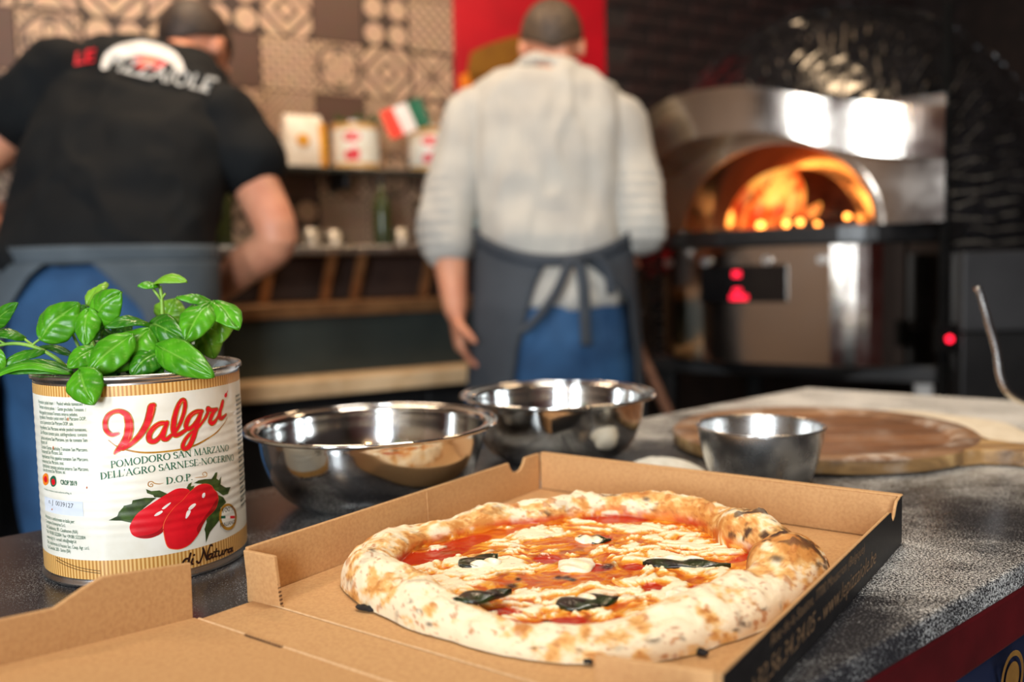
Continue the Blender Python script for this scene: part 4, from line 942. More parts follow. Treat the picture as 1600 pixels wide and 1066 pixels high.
leaves = [  # base, tip, width (traced units), depths, tone, face
 ((-30, 420), (100, 287), 78, -.02, -.03, 1, F_FR), ((145, 492), (-50, 470), 80, -.01, -.02, 1, F_UP), ((248, 488), (458, 288), 190, -.02, -.01, 0, F_FR), ((415, 395), (505, 300), 90, .02, .02, 1, F_FR),
 ((525, 290), (632, 168), 120, .0, .01, 2, F_L), ((558, 378), (712, 222), 165, -.01, -.015, 0, F_FR), ((527, 322), (512, 522), 118, -.015, -.025, 0, F_FR), ((890, 415), (640, 425), 118, -.01, -.03, 1, F_UP),
 ((880, 445), (705, 672), 195, -.025, -.045, 0, F_FR), ((775, 478), (522, 712), 170, -.04, -.06, 0, F_FR), ((560, 548), (415, 662), 115, -.045, -.06, 0, F_FR), ((478, 682), (556, 872), 160, -.070, -.083, 0, F_FR),
 ((412, 690), (0, 690), 105, -.045, -.05, 1, F_UP), ((262, 565), (22, 642), 80, -.02, -.03, 1, F_UP), ((400, 705), (-20, 728), 56, -.05, -.055, 0, F_UP), ((420, 590), (245, 545), 50, 0, 0, 3, F_UP),
 ((940, 172), (828, 178), 74, .0, -.01, 0, F_UP), ((928, 168), (1102, 156), 86, .0, -.01, 2, F_UP), ((985, 395), (1045, 262), 150, .03, .035, 2, F_FR), ((1245, 272), (1058, 250), 96, .0, -.01, 0, F_UP),
 ((1280, 278), (1412, 432), 130, .0, -.02, 0, F_R), ((1235, 300), (1108, 502), 150, -.01, -.03, 0, F_FR), ((1150, 300), (1085, 420), 70, 0.0, -.01, 1, F_L), ((1292, 330), (1305, 512), 135, .01, .0, 2, F_FR), ((905, 402), (1088, 492), 130, -.01, -.03, 1, F_FR),
 ((945, 540), (1255, 708), 150, -.035, -.060, 0, F_FR), ((1215, 440), (1272, 602), 118, .0, .0, 2, F_FR), ((945, 572), (788, 705), 140, -.035, -.05, 1, F_FR), ((1000, 585), (1160, 690), 110, -.02, -.03, 3, F_FR), ((700, 600), (640, 706), 110, -.02, -.035, 3, F_FR),
 ((640, 520), (470, 560), 90, .01, 0, 3, F_UP), ((620, 430), (600, 540), 90, .02, .02, 3, F_FR), ((1080, 520), (1180, 620), 110, .02, .02, 3, F_FR), ((880, 560), (760, 690), 120, .0, -.01, 3, F_FR), ((1120, 600), (1230, 690), 90, .0, .0, 3, F_FR), ((980, 480), (1130, 540), 110, .01, .0, 1, F_FR), ((560, 600), (700, 700), 110, .0, -.02, 3, F_FR), ((-10, 560), (20, 690), 60, -.03, -.03, 0, F_FR), ((620, 560), (520, 690), 110, -.03, -.045, 1, F_FR), ((860, 600), (960, 690), 100, -.03, -.04, 1, F_FR), ((700, 520), (820, 640), 120, -.01, -.02, 3, F_FR), ((1020, 560), (1100, 680), 100, -.03, -.045, 1, F_FR), ((760, 380), (680, 470), 90, .02, .01, 3, F_FR), ((1040, 420), (960, 520), 110, .02, .01, 3, F_FR)]
nodes = [(280, 520), (545, 310), (880, 430), (955, 175), (1255, 285), (480, 640), (960, 545), (1240, 430)]
for k, (a, b_, w_, d0, d1, mi, fc) in enumerate(leaves):
    make_leaf(a, b_, w_, d0, d1, mi, face=fc, seed=k, arch=0.10 + 0.10*((k*37) % 10)/10, cup=0.12 + 0.12*((k*53) % 10)/10, curl=0.12*(((k*29) % 10)/10 - 0.5))
def stem(pts, r0, r1):
    P_ = [L1((a, b_), d) for a, b_, d in pts]; mb = MB(); n = len(P_); mb.tube(P_, [r0 + (r1 - r0)*i/(n-1) for i in range(n)], 8, sub=5); mb.build('stem', M_stem, plant, smooth=True)
root = (800, 790, 0.0)
stem([(-40, 540, -.02), (60, 522, -.02), (160, 530, -.02), (260, 565, -.02), (370, 640, -.02), (500, 790, -.005)], 0.0011, 0.0017)
stem([(0, 505, -.02), (40, 525, -.02), (90, 522, -.02)], 0.0008, 0.0010); stem([(140, 490, -.01), (180, 520, -.015), (220, 545, -.02)], 0.0008, 0.0011); stem([(248, 488, -.02), (205, 520, -.02), (190, 540, -.02)], 0.0008, 0.0010)
stem([(410, 420, .0), (440, 480, .0), (500, 620, .0), (560, 790, 0)], 0.0010, 0.0016); stem([(545, 290, 0), (530, 400, 0), (560, 560, 0), (640, 790, 0)], 0.0011, 0.0018)
stem([(952, 180, 0), (962, 250, 0), (965, 370, 0), (940, 560, 0), (880, 790, 0)], 0.0013, 0.0019); stem([(912, 198, -.002), (940, 235, -.002), (958, 262, 0)], 0.0011, 0.0011); stem([(984, 224, -.002), (972, 240, -.001), (962, 255, 0)], 0.0009, 0.0010)
stem([(880, 420, -.01), (860, 520, 0), (830, 790, 0)], 0.0012, 0.0018); stem([(1255, 275, 0), (1265, 330, 0), (1220, 440, 0), (1160, 560, 0), (1040, 790, 0)], 0.0011, 0.0017); stem([(480, 690, -.07), (540, 690, -.05), (600, 760, -.02)], 0.0009, 0.0012); stem([(940, 540, -.03), (930, 640, -.015), (900, 790, 0)], 0.0011, 0.0016)

# ================================================================== steel bowls
M_steel = mat('polished_steel', (0.70, 0.70, 0.69), 0.10, 1.0, rvar=(9, 0.07, 0.16))
M_steelb = mat('brushed_steel', (0.62, 0.62, 0.61), 0.26, 1.0, rvar=(30, 0.2, 0.32))
def bowl(px, py, hh, r, label, wide=True, m=None):
    c = G(px, py, hh); c.z = TZ
    b0 = empty('steel_bowl', c, label, 'bowl', 'steel bowls on the work table')
    if wide:
        o_ = [(0, 0.0008), (r*0.42, 0.0008), (r*0.53, 0.003), (r*0.68, hh*0.14), (r*0.79, hh*0.34), (r*0.855, hh*0.60), (r*0.88, hh*0.84), (r*0.89, hh - 0.004), (r*0.93, hh - 0.0015), (r*0.985, hh - 0.0018)]
    else:
        o_ = [(0, 0.0008), (r*0.55, 0.0008), (r*0.66, 0.003), (r*0.79, hh*0.22), (r*0.89, hh*0.48), (r*0.96, hh*0.78), (r*0.985, hh - 0.0015)]
    pth, _ = spline([Vector((a, 0, z)) for a, z in o_], [1]*len(o_), 5); prof = [(max(p.x, 0), p.z) for p in pth]; prof[0] = (0, 0.0008)
    t = 0.0011; inner = [(max(a - t*0.9, 0), z + t*(1.0 if a < r*0.6 else 0.35)) for a, z in prof[::-1]]; inner[-1] = (0, inner[-1][1])
    mb = MB(); mb.lathe(prof + inner, c, 96); mb.build('bowl_shell', m or M_steel, b0, smooth=True)
    rr = 0.0019 if wide else 0.0013; mb = MB(); mb.lathe([(r*0.985 + rr*math.cos(a), hh - 0.0012 + rr*math.sin(a)) for a in [2*PI*i/10 for i in range(10)]], c, 96, closed=True); mb.build('rolled_rim', m or M_steel, b0, smooth=True)
    return b0
bowl(582, 659, 0.076, 0.1180, 'wide polished steel mixing bowl right next to the tomato can')
bowl(870, 614, 0.075, 0.1105, 'polished steel mixing bowl in front of the apron of the cook in grey')
bowl(1188, 663, 0.062, 0.0600, 'small deep steel bowl beside the round wooden board', False, M_steelb)

# ================================================================== boards, flour, utensil
M_wood = mat('dark_acacia', srgb(128, 76, 44), 0.5); nt = M_wood.node_tree; b = nt.nodes['Principled BSDF']
def wood_nodes(m, c1, c2, c3, rot, sx=(3, 45, 20), dust=0.0):
    nt = m.node_tree; b = nt.nodes['Principled BSDF']; tc = nt.nodes.new('ShaderNodeTexCoord'); mp = nt.nodes.new('ShaderNodeMapping')
    mp.inputs['Rotation'].default_value = (0, 0, rot); mp.inputs['Scale'].default_value = sx; nt.links.new(tc.outputs['Object'], mp.inputs['Vector'])
    n = nt.nodes.new('ShaderNodeTexNoise'); n.inputs['Scale'].default_value = 1.0; n.inputs['Detail'].default_value = 6; n.inputs['Distortion'].default_value = 0.5; nt.links.new(mp.outputs[0], n.inputs['Vector'])
    r = nt.nodes.new('ShaderNodeValToRGB'); e = r.color_ramp.elements; e[0].position = 0.32; e[0].color = (*c1, 1); e[1].position = 0.68; e[1].color = (*c3, 1); k = e.new(0.5); k.color = (*c2, 1)
    nt.links.new(n.outputs['Fac'], r.inputs['Fac'])
    if dust:
        d = nt.nodes.new('ShaderNodeTexNoise'); d.inputs['Scale'].default_value = 22; d.inputs['Detail'].default_value = 8; d.inputs['Roughness'].default_value = 0.7; nt.links.new(tc.outputs['Object'], d.inputs['Vector'])
        q = nt.nodes.new('ShaderNodeMapRange'); q.inputs[1].default_value = 0.52; q.inputs[2].default_value = 0.75; q.inputs[4].default_value = dust; nt.links.new(d.outputs['Fac'], q.inputs[0])
        mx = nt.nodes.new('ShaderNodeMix'); mx.data_type = 'RGBA'; mx.inputs[7].default_value = (*srgb(224, 216, 204), 1); nt.links.new(q.outputs[0], mx.inputs[0]); nt.links.new(r.outputs[0], mx.inputs[6]); nt.links.new(mx.outputs[2], b.inputs['Base Color'])
    else: nt.links.new(r.outputs[0], b.inputs['Base Color'])
wood_nodes(M_wood, srgb(62, 38, 24), srgb(110, 70, 42), srgb(150, 104, 66), 0.9, dust=0.25)
M_woodr = mat('floury_acacia_rim', srgb(120, 84, 56), 0.6); wood_nodes(M_woodr, srgb(84, 56, 38), srgb(124, 88, 60), srgb(156, 118, 84), 0.9, dust=0.75)
M_woode = mat('acacia_edge', srgb(150, 110, 66), 0.55); wood_nodes(M_woode, srgb(96, 68, 40), srgb(164, 126, 78), srgb(206, 172, 118), 0.9, (8, 60, 30), dust=0.25)
M_palew = mat('pale_beech', srgb(222, 200, 164), 0.6); wood_nodes(M_palew, srgb(206, 182, 144), srgb(226, 206, 172), srgb(236, 220, 192), 0.3, (4, 40, 20), dust=0.5)
bc = Vector((0.362, 1.062, TZ)); br = 0.171
wbd = empty('round_wooden_board', bc, 'dark round acacia pizza board with a handle, dusted with flour', 'board')
mb = MB(); mb.lathe([(0, 0.0135), (br*0.78, 0.0135), (br*0.81, 0.0150)], bc, 96); mb.f.pop()
mb.build('board_top', M_wood, wbd, smooth=True, fix=True)
mb = MB(); mb.lathe([(br*0.81, 0.0150), (br*0.84, 0.0185), (br*0.88, 0.0195), (br*0.985, 0.0190), (br, 0.0170)], bc, 96); mb.f = mb.f[:-2]; mb.build('board_rim', M_woodr, wbd, smooth=True)
mb = MB(); mb.lathe([(0, 0.001), (br*0.96, 0.001), (br, 0.004), (br, 0.0170)], bc, 96); mb.f.pop(); mb.build('board_edge', M_woode, wbd, smooth=True)
hd = Vector((0.80, -0.60, 0)).normalized(); hp = Vector((-hd.y, hd.x, 0))
def handle(t, w_): return bc + hd*t + hp*w_
pts = [handle(br*0.93, 0.055), handle(br*1.04, 0.030), handle(br*1.2, 0.022), handle(br*1.9, 0.023), handle(br*2.0, 0.016), handle(br*2.03, 0), handle(br*2.0, -0.016), handle(br*1.9, -0.023), handle(br*1.2, -0.022), handle(br*1.04, -0.030), handle(br*0.93, -0.055)]
mb = MB(); mb.prism([(p.x, p.y) for p in pts], TZ + 0.001, TZ + 0.0182); mb.build('handle', M_woode, wbd, bevel=0.003)
# flour swept round the far side of the board
M_flour = mat('wheat_flour', srgb(238, 228, 206), 0.95, var=(srgb(226, 214, 190), 60, 0.4, 0.6), bump=(240, 0.6, 0.002))
def drift(u, v):
    a = math.radians(-36 + 128*u); ws = 0.125*max(0.0, math.sin(PI*(0.12 + 0.86*u)))**0.7*(1 + 0.12*math.sin(13*u) + 0.06*math.sin(31*u)); r = br + 0.004 + ws*v
    z = 0.0045*math.sin(PI*v)**0.6*math.sin(PI*min(max(u, 0.001), 0.999))**0.4
    return bc + Vector((math.cos(a)*r, math.sin(a)*r, 0.0002 + z))
mb = MB(); mb.grid(drift, 60, 14); o = mb.build('flour_drift', M_flour, origin=bc + Vector((0.1, 0.2, 0)), smooth=True); tag(o, 'pale drift of flour curving round the far side of the dark round board', 'flour', kind='stuff')
# flour heap
M_flour2 = mat('wheat_flour', srgb(238, 234, 220), 0.95, var=(srgb(226, 220, 204), 60, 0.4, 0.6), bump=(240, 0.6, 0.002))
fc = Vector((0.150, 0.925, TZ)); mb = MB(); n = 40
def fh(u, v):
    a = 2*PI*v; r = 0.044*u*(1 + 0.10*math.sin(3*a + 1) + 0.05*math.sin(7*a)); z = 0.018*(1 - u*u)**0.9 + 0.0015*math.sin(9*a + 7*u)*u*(1 - u)
    return fc + Vector((r*math.cos(a), r*math.sin(a)*0.9, max(z, 0.0002)))
mb.grid(fh, 14, n); o = mb.build('flour_heap', M_flour2, origin=fc, smooth=True); tag(o, 'small heap of white flour between the second bowl and the small bowl', 'flour')
# bent steel handle of a utensil at the right edge
ut = [W(1526, 450, 1.02), W(1531, 458, 1.02), W(1543, 500, 1.02), W(1556, 545, 1.02), W(1562, 585, 1.02), W(1574, 612, 1.02), W(1600, 628, 1.02), W(1650, 640, 1.02)]
last = ut[-1]; ut += [Vector((last.x + 0.05, last.y - 0.01, last.z - 0.03)), Vector((last.x + 0.075, last.y - 0.02, TZ + 0.02))]
ue = empty('bent_steel_utensil', Vector((last.x + 0.08, last.y - 0.02, TZ)), 'thin bent steel utensil handle rising at the right edge above the boards', 'utensil')
mb = MB(); mb.tube(ut, [0.0036]*2 + [0.0042]*(len(ut) - 2), 12, sub=6); mb.build('handle', M_steelb, ue, smooth=True)
uc = Vector((last.x + 0.08, last.y - 0.02, TZ)); mb = MB(); mb.lathe([(0, 0.001), (0.03, 0.001), (0.042, 0.006), (0.046, 0.02), (0.045, 0.0205), (0.04, 0.007), (0.029, 0.0025), (0, 0.0025)], uc, 40); mb.build('ladle_cup', M_steelb, ue, smooth=True)

# ================================================================== topping counter along the tiled wall
M_cfront = mat('dark_grey_green_steel', srgb(58, 66, 64), 0.42, 0.5, var=(srgb(72, 80, 76), 5, 0.4, 0.65))
M_copper = mat('copper_brown_trim', srgb(158, 116, 78), 0.35, 0.6, var=(srgb(132, 94, 62), 20, 0.4, 0.65))
M_recess = mat('dark_brown_laminate', srgb(58, 40, 32), 0.5, var=(srgb(46, 32, 27), 10, 0.4, 0.65))
M_ledge = mat('pale_wood_ledge', srgb(226, 194, 152), 0.55, var=(srgb(206, 170, 126), 18, 0.4, 0.65))
M_steelc = mat('counter_steel', (0.55, 0.53, 0.5), 0.3, 1.0, rvar=(20, 0.22, 0.4))
cnt = empty('topping_counter', WP(-0.3, 0.3, 0), 'dark topping counter with a steel rail and a pale ledge behind both cooks', 'counter')
CS0, CS1 = -1.75, 0.55; cm, cl = (CS0 + CS1)/2, CS1 - CS0
def part(name, s, d, z, ls, ld, lz, m, parent, bevel=0.004):
    mb = MB(); wbox(mb, s, d, z, ls, ld, lz); return mb.build(name, m, parent, bevel=bevel)
part('cabinet_body', cm, 0.28, 0.43, cl, 0.50, 0.74, M_blacksteel, cnt)
part('plinth', cm, 0.26, 0.03, cl - 0.1, 0.44, 0.06, M_blacksteel, cnt)
part('ledge', cm, 0.335, 0.822, cl, 0.63, 0.044, M_ledge, cnt)
part('front_panel', cm, 0.29, 0.922, cl, 0.50, 0.156, M_cfront, cnt)
part('lip', cm, 0.30, 1.018, cl, 0.53, 0.036, M_copper, cnt)
part('recess', cm, 0.19, 1.10, cl, 0.30, 0.128, M_recess, cnt)
part('top_rail', cm, 0.22, 1.178, cl, 0.44, 0.026, M_steelc, cnt)
for px in (505, 552, 660, 410):
    s_ = wall_s(px, 0.42); mb = MB(); mb.slab([WP(s_ - 0.012, 0.40, 1.036), WP(s_ + 0.016, 0.40, 1.036), WP(s_ + 0.036, 0.43, 1.165), WP(s_ + 0.008, 0.43, 1.165)], nw*0.012); mb.build('bracket', M_copper, cnt)
for k in range(4):
    part('door', CS0 + cl*(k + 0.5)/4, 0.535, 0.43, cl/4 - 0.02, 0.012, 0.68, M_blacksteel, cnt)
    part('door_handle', CS0 + cl*(k + 0.5)/4 + 0.2, 0.55, 0.62, 0.02, 0.02, 0.16, M_steelc, cnt)
# small containers standing on the rail
M_glass = mat('clear_glass', (0.9, 0.92, 0.92), 0.05, trans=1.0, var=((0.86, 0.9, 0.9), 8, 0.4, 0.6))
M_oil = mat('green_bottle_glass', srgb(58, 66, 34), 0.12, var=(srgb(40, 48, 24), 10, 0.4, 0.6))
rails = [(488, 'steel', 0.030, 0.05, 'small steel pot on the counter rail by the elbow of the cook in black'), (524, 'steel', 0.034, 0.045, 'steel pot on the counter rail next to the small pot'), (600, 'bottle', 0.028, 0.20, 'dark green oil bottle on the counter rail under the shelf'), (628, 'steel', 0.030, 0.05, 'steel pot on the counter rail beside the grey sleeve'),
         (350, 'bottle', 0.030, 0.22, 'dark green oil bottle behind the arm of the cook in black')]
for px, kd, r_, h_, lb in rails:
    p = WP(wall_s(px, 0.30), 0.30, 1.191)
    if kd == 'steel':
        mb = MB(); mb.lathe([(0, 0), (r_*0.86, 0), (r_*0.95, h_*0.1), (r_, h_), (r_*1.08, h_*1.02), (r_*1.06, h_*1.05), (r_*0.94, h_), (r_*0.85, h_*0.12), (0, h_*0.1)], p, 28); o = mb.build('steel_pot', M_steelc, origin=p, smooth=True); tag(o, lb, 'pot', 'pots on the counter rail')
    else:
        e = empty('oil_bottle', p, lb, 'bottle', 'bottles on the counter rail'); mb = MB(); mb.lathe([(0, 0), (r_*0.9, 0), (r_, 0.01), (r_, h_*0.6), (r_*0.8, h_*0.7), (r_*0.35, h_*0.8), (r_*0.33, h_*0.95), (0, h_*0.95)], p, 28); mb.build('bottle_body', M_oil, e, smooth=True)
        mb = MB(); mb.lathe([(0, h_*0.955), (r_*0.4, h_*0.955), (r_*0.4, h_*1.02), (0, h_*1.02)], p, 20); mb.build('cap', M_blacksteel, e)
# brown crate at the far left, behind the arm
M_crate = mat('brown_crate_wood', srgb(134, 84, 60), 0.6, var=(srgb(110, 68, 50), 14, 0.4, 0.65))
p = WP(wall_s(15, 0.2), 0.22, 1.191); e = empty('wooden_crate', p, 'brown wooden crate behind the left arm of the cook in black', 'crate')
s_ = wall_s(15, 0.2)
part('crate_bottom', s_, 0.22, 1.198, 0.40, 0.22, 0.012, M_crate, e)
for z_ in (1.235, 1.285): part('slat', s_, 0.325, z_, 0.40, 0.012, 0.04, M_crate, e); part('slat', s_, 0.115, z_, 0.40, 0.012, 0.04, M_crate, e)
for q_ in (-0.195, 0.195): part('crate_end', s_ + q_, 0.22, 1.255, 0.012, 0.20, 0.10, M_crate, e)

# ================================================================== wall shelf and what stands on it
M_shelf = mat('smoked_glass_shelf', srgb(44, 46, 44), 0.2, var=(srgb(54, 56, 52), 8, 0.4, 0.6))
SH = 1.425; sh = empty('wall_shelf', WP(-0.4, 0.0, SH), 'thin dark shelf on the tiled wall carrying cans and a flour bag', 'shelf')
part('shelf_plate', -0.42, 0.125, SH, 1.9, 0.23, 0.014, M_shelf, sh, 0.002)
for s_ in (-1.2, -0.6, -0.1, 0.35): part('shelf_bracket', s_, 0.10, SH - 0.030, 0.02, 0.16, 0.045, M_blacksteel, sh)
M_bag = mat('white_paper_bag', srgb(248, 238, 224), 0.6, var=(srgb(236, 222, 204), 20, 0.4, 0.6)); M_bagy = mat('yellow_bag_print', srgb(238, 170, 48), 0.55, var=(srgb(226, 152, 36), 20, 0.4, 0.6))
SZ = SH + 0.0075
s_ = wall_s(481, 0.12); e = empty('flour_bag', WP(s_, 0.12, SZ), 'white and yellow paper flour bag on the wall shelf', 'bag')
mb = MB(); rings = []
for z_, wx, wy in ((0, .062, .040), (.01, .064, .042), (.08, .064, .043), (.14, .060, .036), (.158, .058, .018), (.166, .057, .008)): rings.append(ellring(WP(s_, 0.12, SZ + z_), wx, wy, tw, nw, 28, 5))
mb.loft(rings); mb.build('bag_body', M_bag, e, smooth=True)
mb = MB(); rings = []
for z_, wx, wy in ((.004, .0145, .0415), (.08, .0145, .044), (.138, .0135, .0375)): rings.append(ellring(WP(s_ + 0.051, 0.12, SZ + z_), wx, wy + 0.001, tw, nw, 20, 5))
mb.loft(rings); mb.build('printed_side', M_bagy, e)
mb = MB(); c_ = WP(s_ - 0.012, 0.166, SZ + 0.085); mb.loft([[c_ + tw*(0.019*math.cos(2*PI*i/20)) + UP*(0.019*math.sin(2*PI*i/20)) + nw*q_ for i in range(20)] for q_ in (-0.004, 0.0008)]); mb.build('printed_emblem', M_bagy, e)
def shelf_can(px, label, d=0.12, r=0.076, h=0.15):
    s_ = wall_s(px, d); p = WP(s_, d, SZ); e = empty('shelf_can', p, label, 'can', 'cans on the wall shelf')
    mb = MB(); mb.lathe([(0, 0), (r, 0), (r + .001, .003), (r - .001, .006), (r - .001, h - .005), (r + .001, h - .003), (r, h), (r - .003, h), (r - .003, h - .03), (0, h - .03)], p, 48); mb.build('can_body', M_tin, e, smooth=True)
    for nm, z0, z1, m_ in (('label', .022, h - .024, M_lab), ('gold_band', .006, .022, M_goldp), ('gold_band', h - .024, h - .007, M_goldp)):
        mb = MB(); mb.lathe([(r - .0006, z0), (r - .0006, z1)], p, 48); mb.f = mb.f[:-2]; mb.build(nm, m_, e, smooth=True)
    def fr(a, z, lift): return p + nw*((r + lift)*math.cos(a)) + tw*((r + lift)*math.sin(a)) + UP*z
    base = math.atan2(ray(px, 300).x, 1) * 0 - 0.5
    for nm, a, z, ra, rz, m_ in (('logo_print', -.02, .100, .36, .016, M_redink), ('tomato_print', .10, .047, .20, .021, M_redink), ('tomato_print', -.16, .044, .19, .016, M_redink)):
        mb = MB(); v = [fr(base + a, z, .0002)]; n = 20
        for i in range(n): v.append(fr(base + a + ra*math.cos(2*PI*i/n), z + rz*math.sin(2*PI*i/n), .0002))
        mb.add(v, [(0, 1 + i, 1 + (i+1) % n) for i in range(n)]); mb.build(nm, m_, e)
    return p
M_goldp = mat('gold_can_band', srgb(222, 176, 110), 0.45, var=(srgb(206, 156, 86), 30, 0.4, 0.6))
p1 = shelf_can(563, 'cream tomato can planted with greenery, next to the flour bag on the shelf')
p2 = shelf_can(680, 'cream tomato can on the shelf half hidden by the grey sleeve')
M_herb = mat('dark_green_herb', srgb(62, 92, 34), 0.5, var=(srgb(88, 116, 46), 40, 0.4, 0.6))
hb = empty('herb_tuft', p1 + UP*0.12, 'low dark green herbs growing in the shelf can', 'plant'); rr0 = random.Random(5)
for k in range(34):
    a = rr0.uniform(0, 2*PI); r_ = rr0.uniform(0, 0.062); b0 = p1 + Vector((r_*math.cos(a), r_*math.sin(a), 0.135)); t_ = b0 + Vector((0.03*math.cos(a), 0.03*math.sin(a), rr0.uniform(0.018, 0.05)))
    d_ = (t_ - b0); sd = d_.cross(UP).normalized()*0.011; mb = MB(); mb.slab([b0, b0 + d_*0.4 + sd, t_, b0 + d_*0.4 - sd], UP*0.002); mb.build('leaf', M_herb, hb)
# paper flag stuck in the can
M_fr = mat('flag_red', srgb(244, 62, 36), 0.6, var=(srgb(232, 52, 30), 20, 0.4, 0.6)); M_fw = mat('flag_white', srgb(246, 236, 228), 0.6, var=(srgb(236, 226, 218), 20, 0.4, 0.6)); M_fg = mat('flag_green', srgb(10, 98, 62), 0.6, var=(srgb(8, 84, 52), 20, 0.4, 0.6)); M_stick = mat('pale_stick', srgb(206, 178, 136), 0.6, var=(srgb(190, 160, 120), 30, 0.4, 0.6))
YF = p1.y - 0.03
fl = empty('paper_flag', p1 + UP*0.121, 'small red, white and green paper flag stuck in the shelf can', 'flag')
q0, q1, q2_, q3 = (592, 176), (656, 152), (674, 194), (612, 218)
def fp(u, v):
    a = Vector((q0[0] + (q1[0] - q0[0])*u, q0[1] + (q1[1] - q0[1])*u)); b_ = Vector((q3[0] + (q2_[0] - q3[0])*u, q3[1] + (q2_[1] - q3[1])*u)); c_ = a*(1 - v) + b_*v; return W(c_.x, c_.y, YF + 0.012*math.sin(5*u))
for k, m_ in enumerate((M_fr, M_fw, M_fg)):
    mb = MB(); mb.grid(lambda u, v: fp((k + u)/3, v), 6, 4); o = mb.build('flag_stripe', m_, fl); md = o.modifiers.new('t', 'SOLIDIFY'); md.thickness = 0.001
mb = MB(); mb.tube([W(590, 172, YF), W(611, 218, YF), Vector((p1.x + .03, p1.y - .01, p1.z + 0.122))], 0.0025, 8); mb.build('stick', M_stick, fl)

# pale blue tub on the counter behind the cook in grey
M_blue = mat('pale_blue_plastic', srgb(176, 206, 214), 0.45, var=(srgb(164, 196, 206), 12, 0.4, 0.6))
s_ = wall_s(742, 0.38); p = WP(s_, 0.36, 1.192); e = empty('plastic_tub', p, 'pale blue plastic tub behind the left elbow of the cook in grey', 'tub')
mb = MB(); mb.loft([ellring(p + UP*z_, w_, w_*0.8, tw, nw, 28, 5) for z_, w_ in ((0, .052), (.004, .054), (.085, .060), (.09, .064), (.096, .064), (.096, .058), (.012, .05))]); mb.build('tub_body', M_blue, e, smooth=False, bevel=0.002)

# ================================================================== pizza oven
od_ = Vector((0.843, -0.538, 0)).normalized(); on_ = Vector((-od_.y*-1*-1, -od_.x, 0)); on_ = Vector((-0.538, -0.843, 0)).normalized()
OM = Vector((0.703, 2.40, 0))                         # under the middle of the mouth
def OP(a, b_, z): return OM + od_*a + on_*b_ + UP*z     # along the front, out towards the room, up
RO = Matrix(((od_.x, -on_.x, 0), (od_.y, -on_.y, 0), (0, 0, 1)))
M_ovst = mat('oven_stainless', (0.50, 0.45, 0.40), 0.12, 1.0, rvar=(12, 0.09, 0.16))
M_slab = mat('black_granite', srgb(20, 20, 21), 0.3, var=(srgb(34, 33, 33), 60, 0.45, 0.65))
M_mosaic = mat('black_glazed_mosaic', srgb(20, 20, 22), 0.16, var=(srgb(32, 31, 33), 9, 0.4, 0.65), spec=0.8)
M_mgrout = mat('mosaic_grout', srgb(122, 110, 98), 0.45, var=(srgb(142, 130, 116), 30, 0.4, 0.65))
M_firebrick = mat('firebrick', srgb(150, 84, 52), 0.9, var=(srgb(96, 50, 32), 14, 0.4, 0.65), bump=(40, 0.5, 0.004))
M_disp = mat('display_glass', srgb(14, 13, 14), 0.15, var=(srgb(20, 18, 18), 10, 0.4, 0.6))
M_led = mat('red_led', srgb(255, 20, 40), 0.4, emit=(1.0, 0.01, 0.05), emit_strength=1.6)
oven = empty('pizza_oven', OP(0, -0.6, 0), 'domed black mosaic pizza oven with a stainless steel front and a fire inside', 'oven')
SLZ, BZ = 1.205, 0.845
def plan(hw, R_, dp, n=14, bow=0.02):
    P_ = []
    for i in range(n+1): a = PI/2*i/n; P_.append((-hw + R_ - R_*math.cos(a)*1.0, -R_ + R_*math.sin(a)))
    for i in range(n+1): a = PI/2*(1 - i/n); P_.append((hw - R_ + R_*math.cos(a), -R_ + R_*math.sin(a)))
    P_ = [(x, y + bow*math.cos(x/hw*PI/2)) for x, y in P_]
    return P_ + [(hw, -dp), (-hw, -dp)]
def oprism(name, pl_, z0, z1, m, parent=oven, bevel=0.004, smooth=False):
    mb = MB(); mb.prism([tuple(OP(x, y, 0).xy) for x, y in pl_], z0, z1); o = mb.build(name, m, parent, bevel=bevel, smooth=smooth); return o
HW = 0.415
oprism('base_panel', plan(HW, 0.275, 0.5), BZ, SLZ - 0.045, M_ovst)
oprism('stone_slab', plan(HW + 0.02, 0.275, 0.5, bow=0.03), SLZ - 0.045, SLZ, M_slab)
# mosaic dome on a drum
DC = OP(0, -0.66, 0); DR = 0.63
def dome(t, a, r_=DR):
    """t: 0 foot of the drum .. 1 crown"""
    if t < 0.25: rr, z = r_, SLZ - 0.36 + 0.36*t/0.25
    else:
        b_ = (t - 0.25)/0.75*PI/2; rr = r_*math.cos(b_); z = SLZ + 0.70*(r_/DR)*math.sin(b_)
    return DC + Vector((rr*math.cos(a), rr*math.sin(a), z))
mb = MB(); mb.grid(lambda u, v: dome(u*0.995, 2*PI*v, DR - 0.012), 60, 120)
def in_mouth(q_):
    q_ = Vector(q_) - OM; return abs(q_.dot(od_)) < 0.27 and q_.dot(on_) > -0.5 and SLZ - 0.02 < q_.z < SLZ + 0.26
mb.f = [f_ for f_ in mb.f if not all(in_mouth(mb.v[i_]) for i_ in f_)]
mb.build('dome_shell', M_mgrout, oven, smooth=True)
mb = MB(); rr0 = random.Random(9); NA = 84; NT = 42
jit = {}
def node(i, j):
    j %= NA
    if (i, j) not in jit: jit[(i, j)] = (i + rr0.uniform(-.33, .33) if 0 < i < NT else i, j + rr0.uniform(-.36, .36))
    return jit[(i, j)]
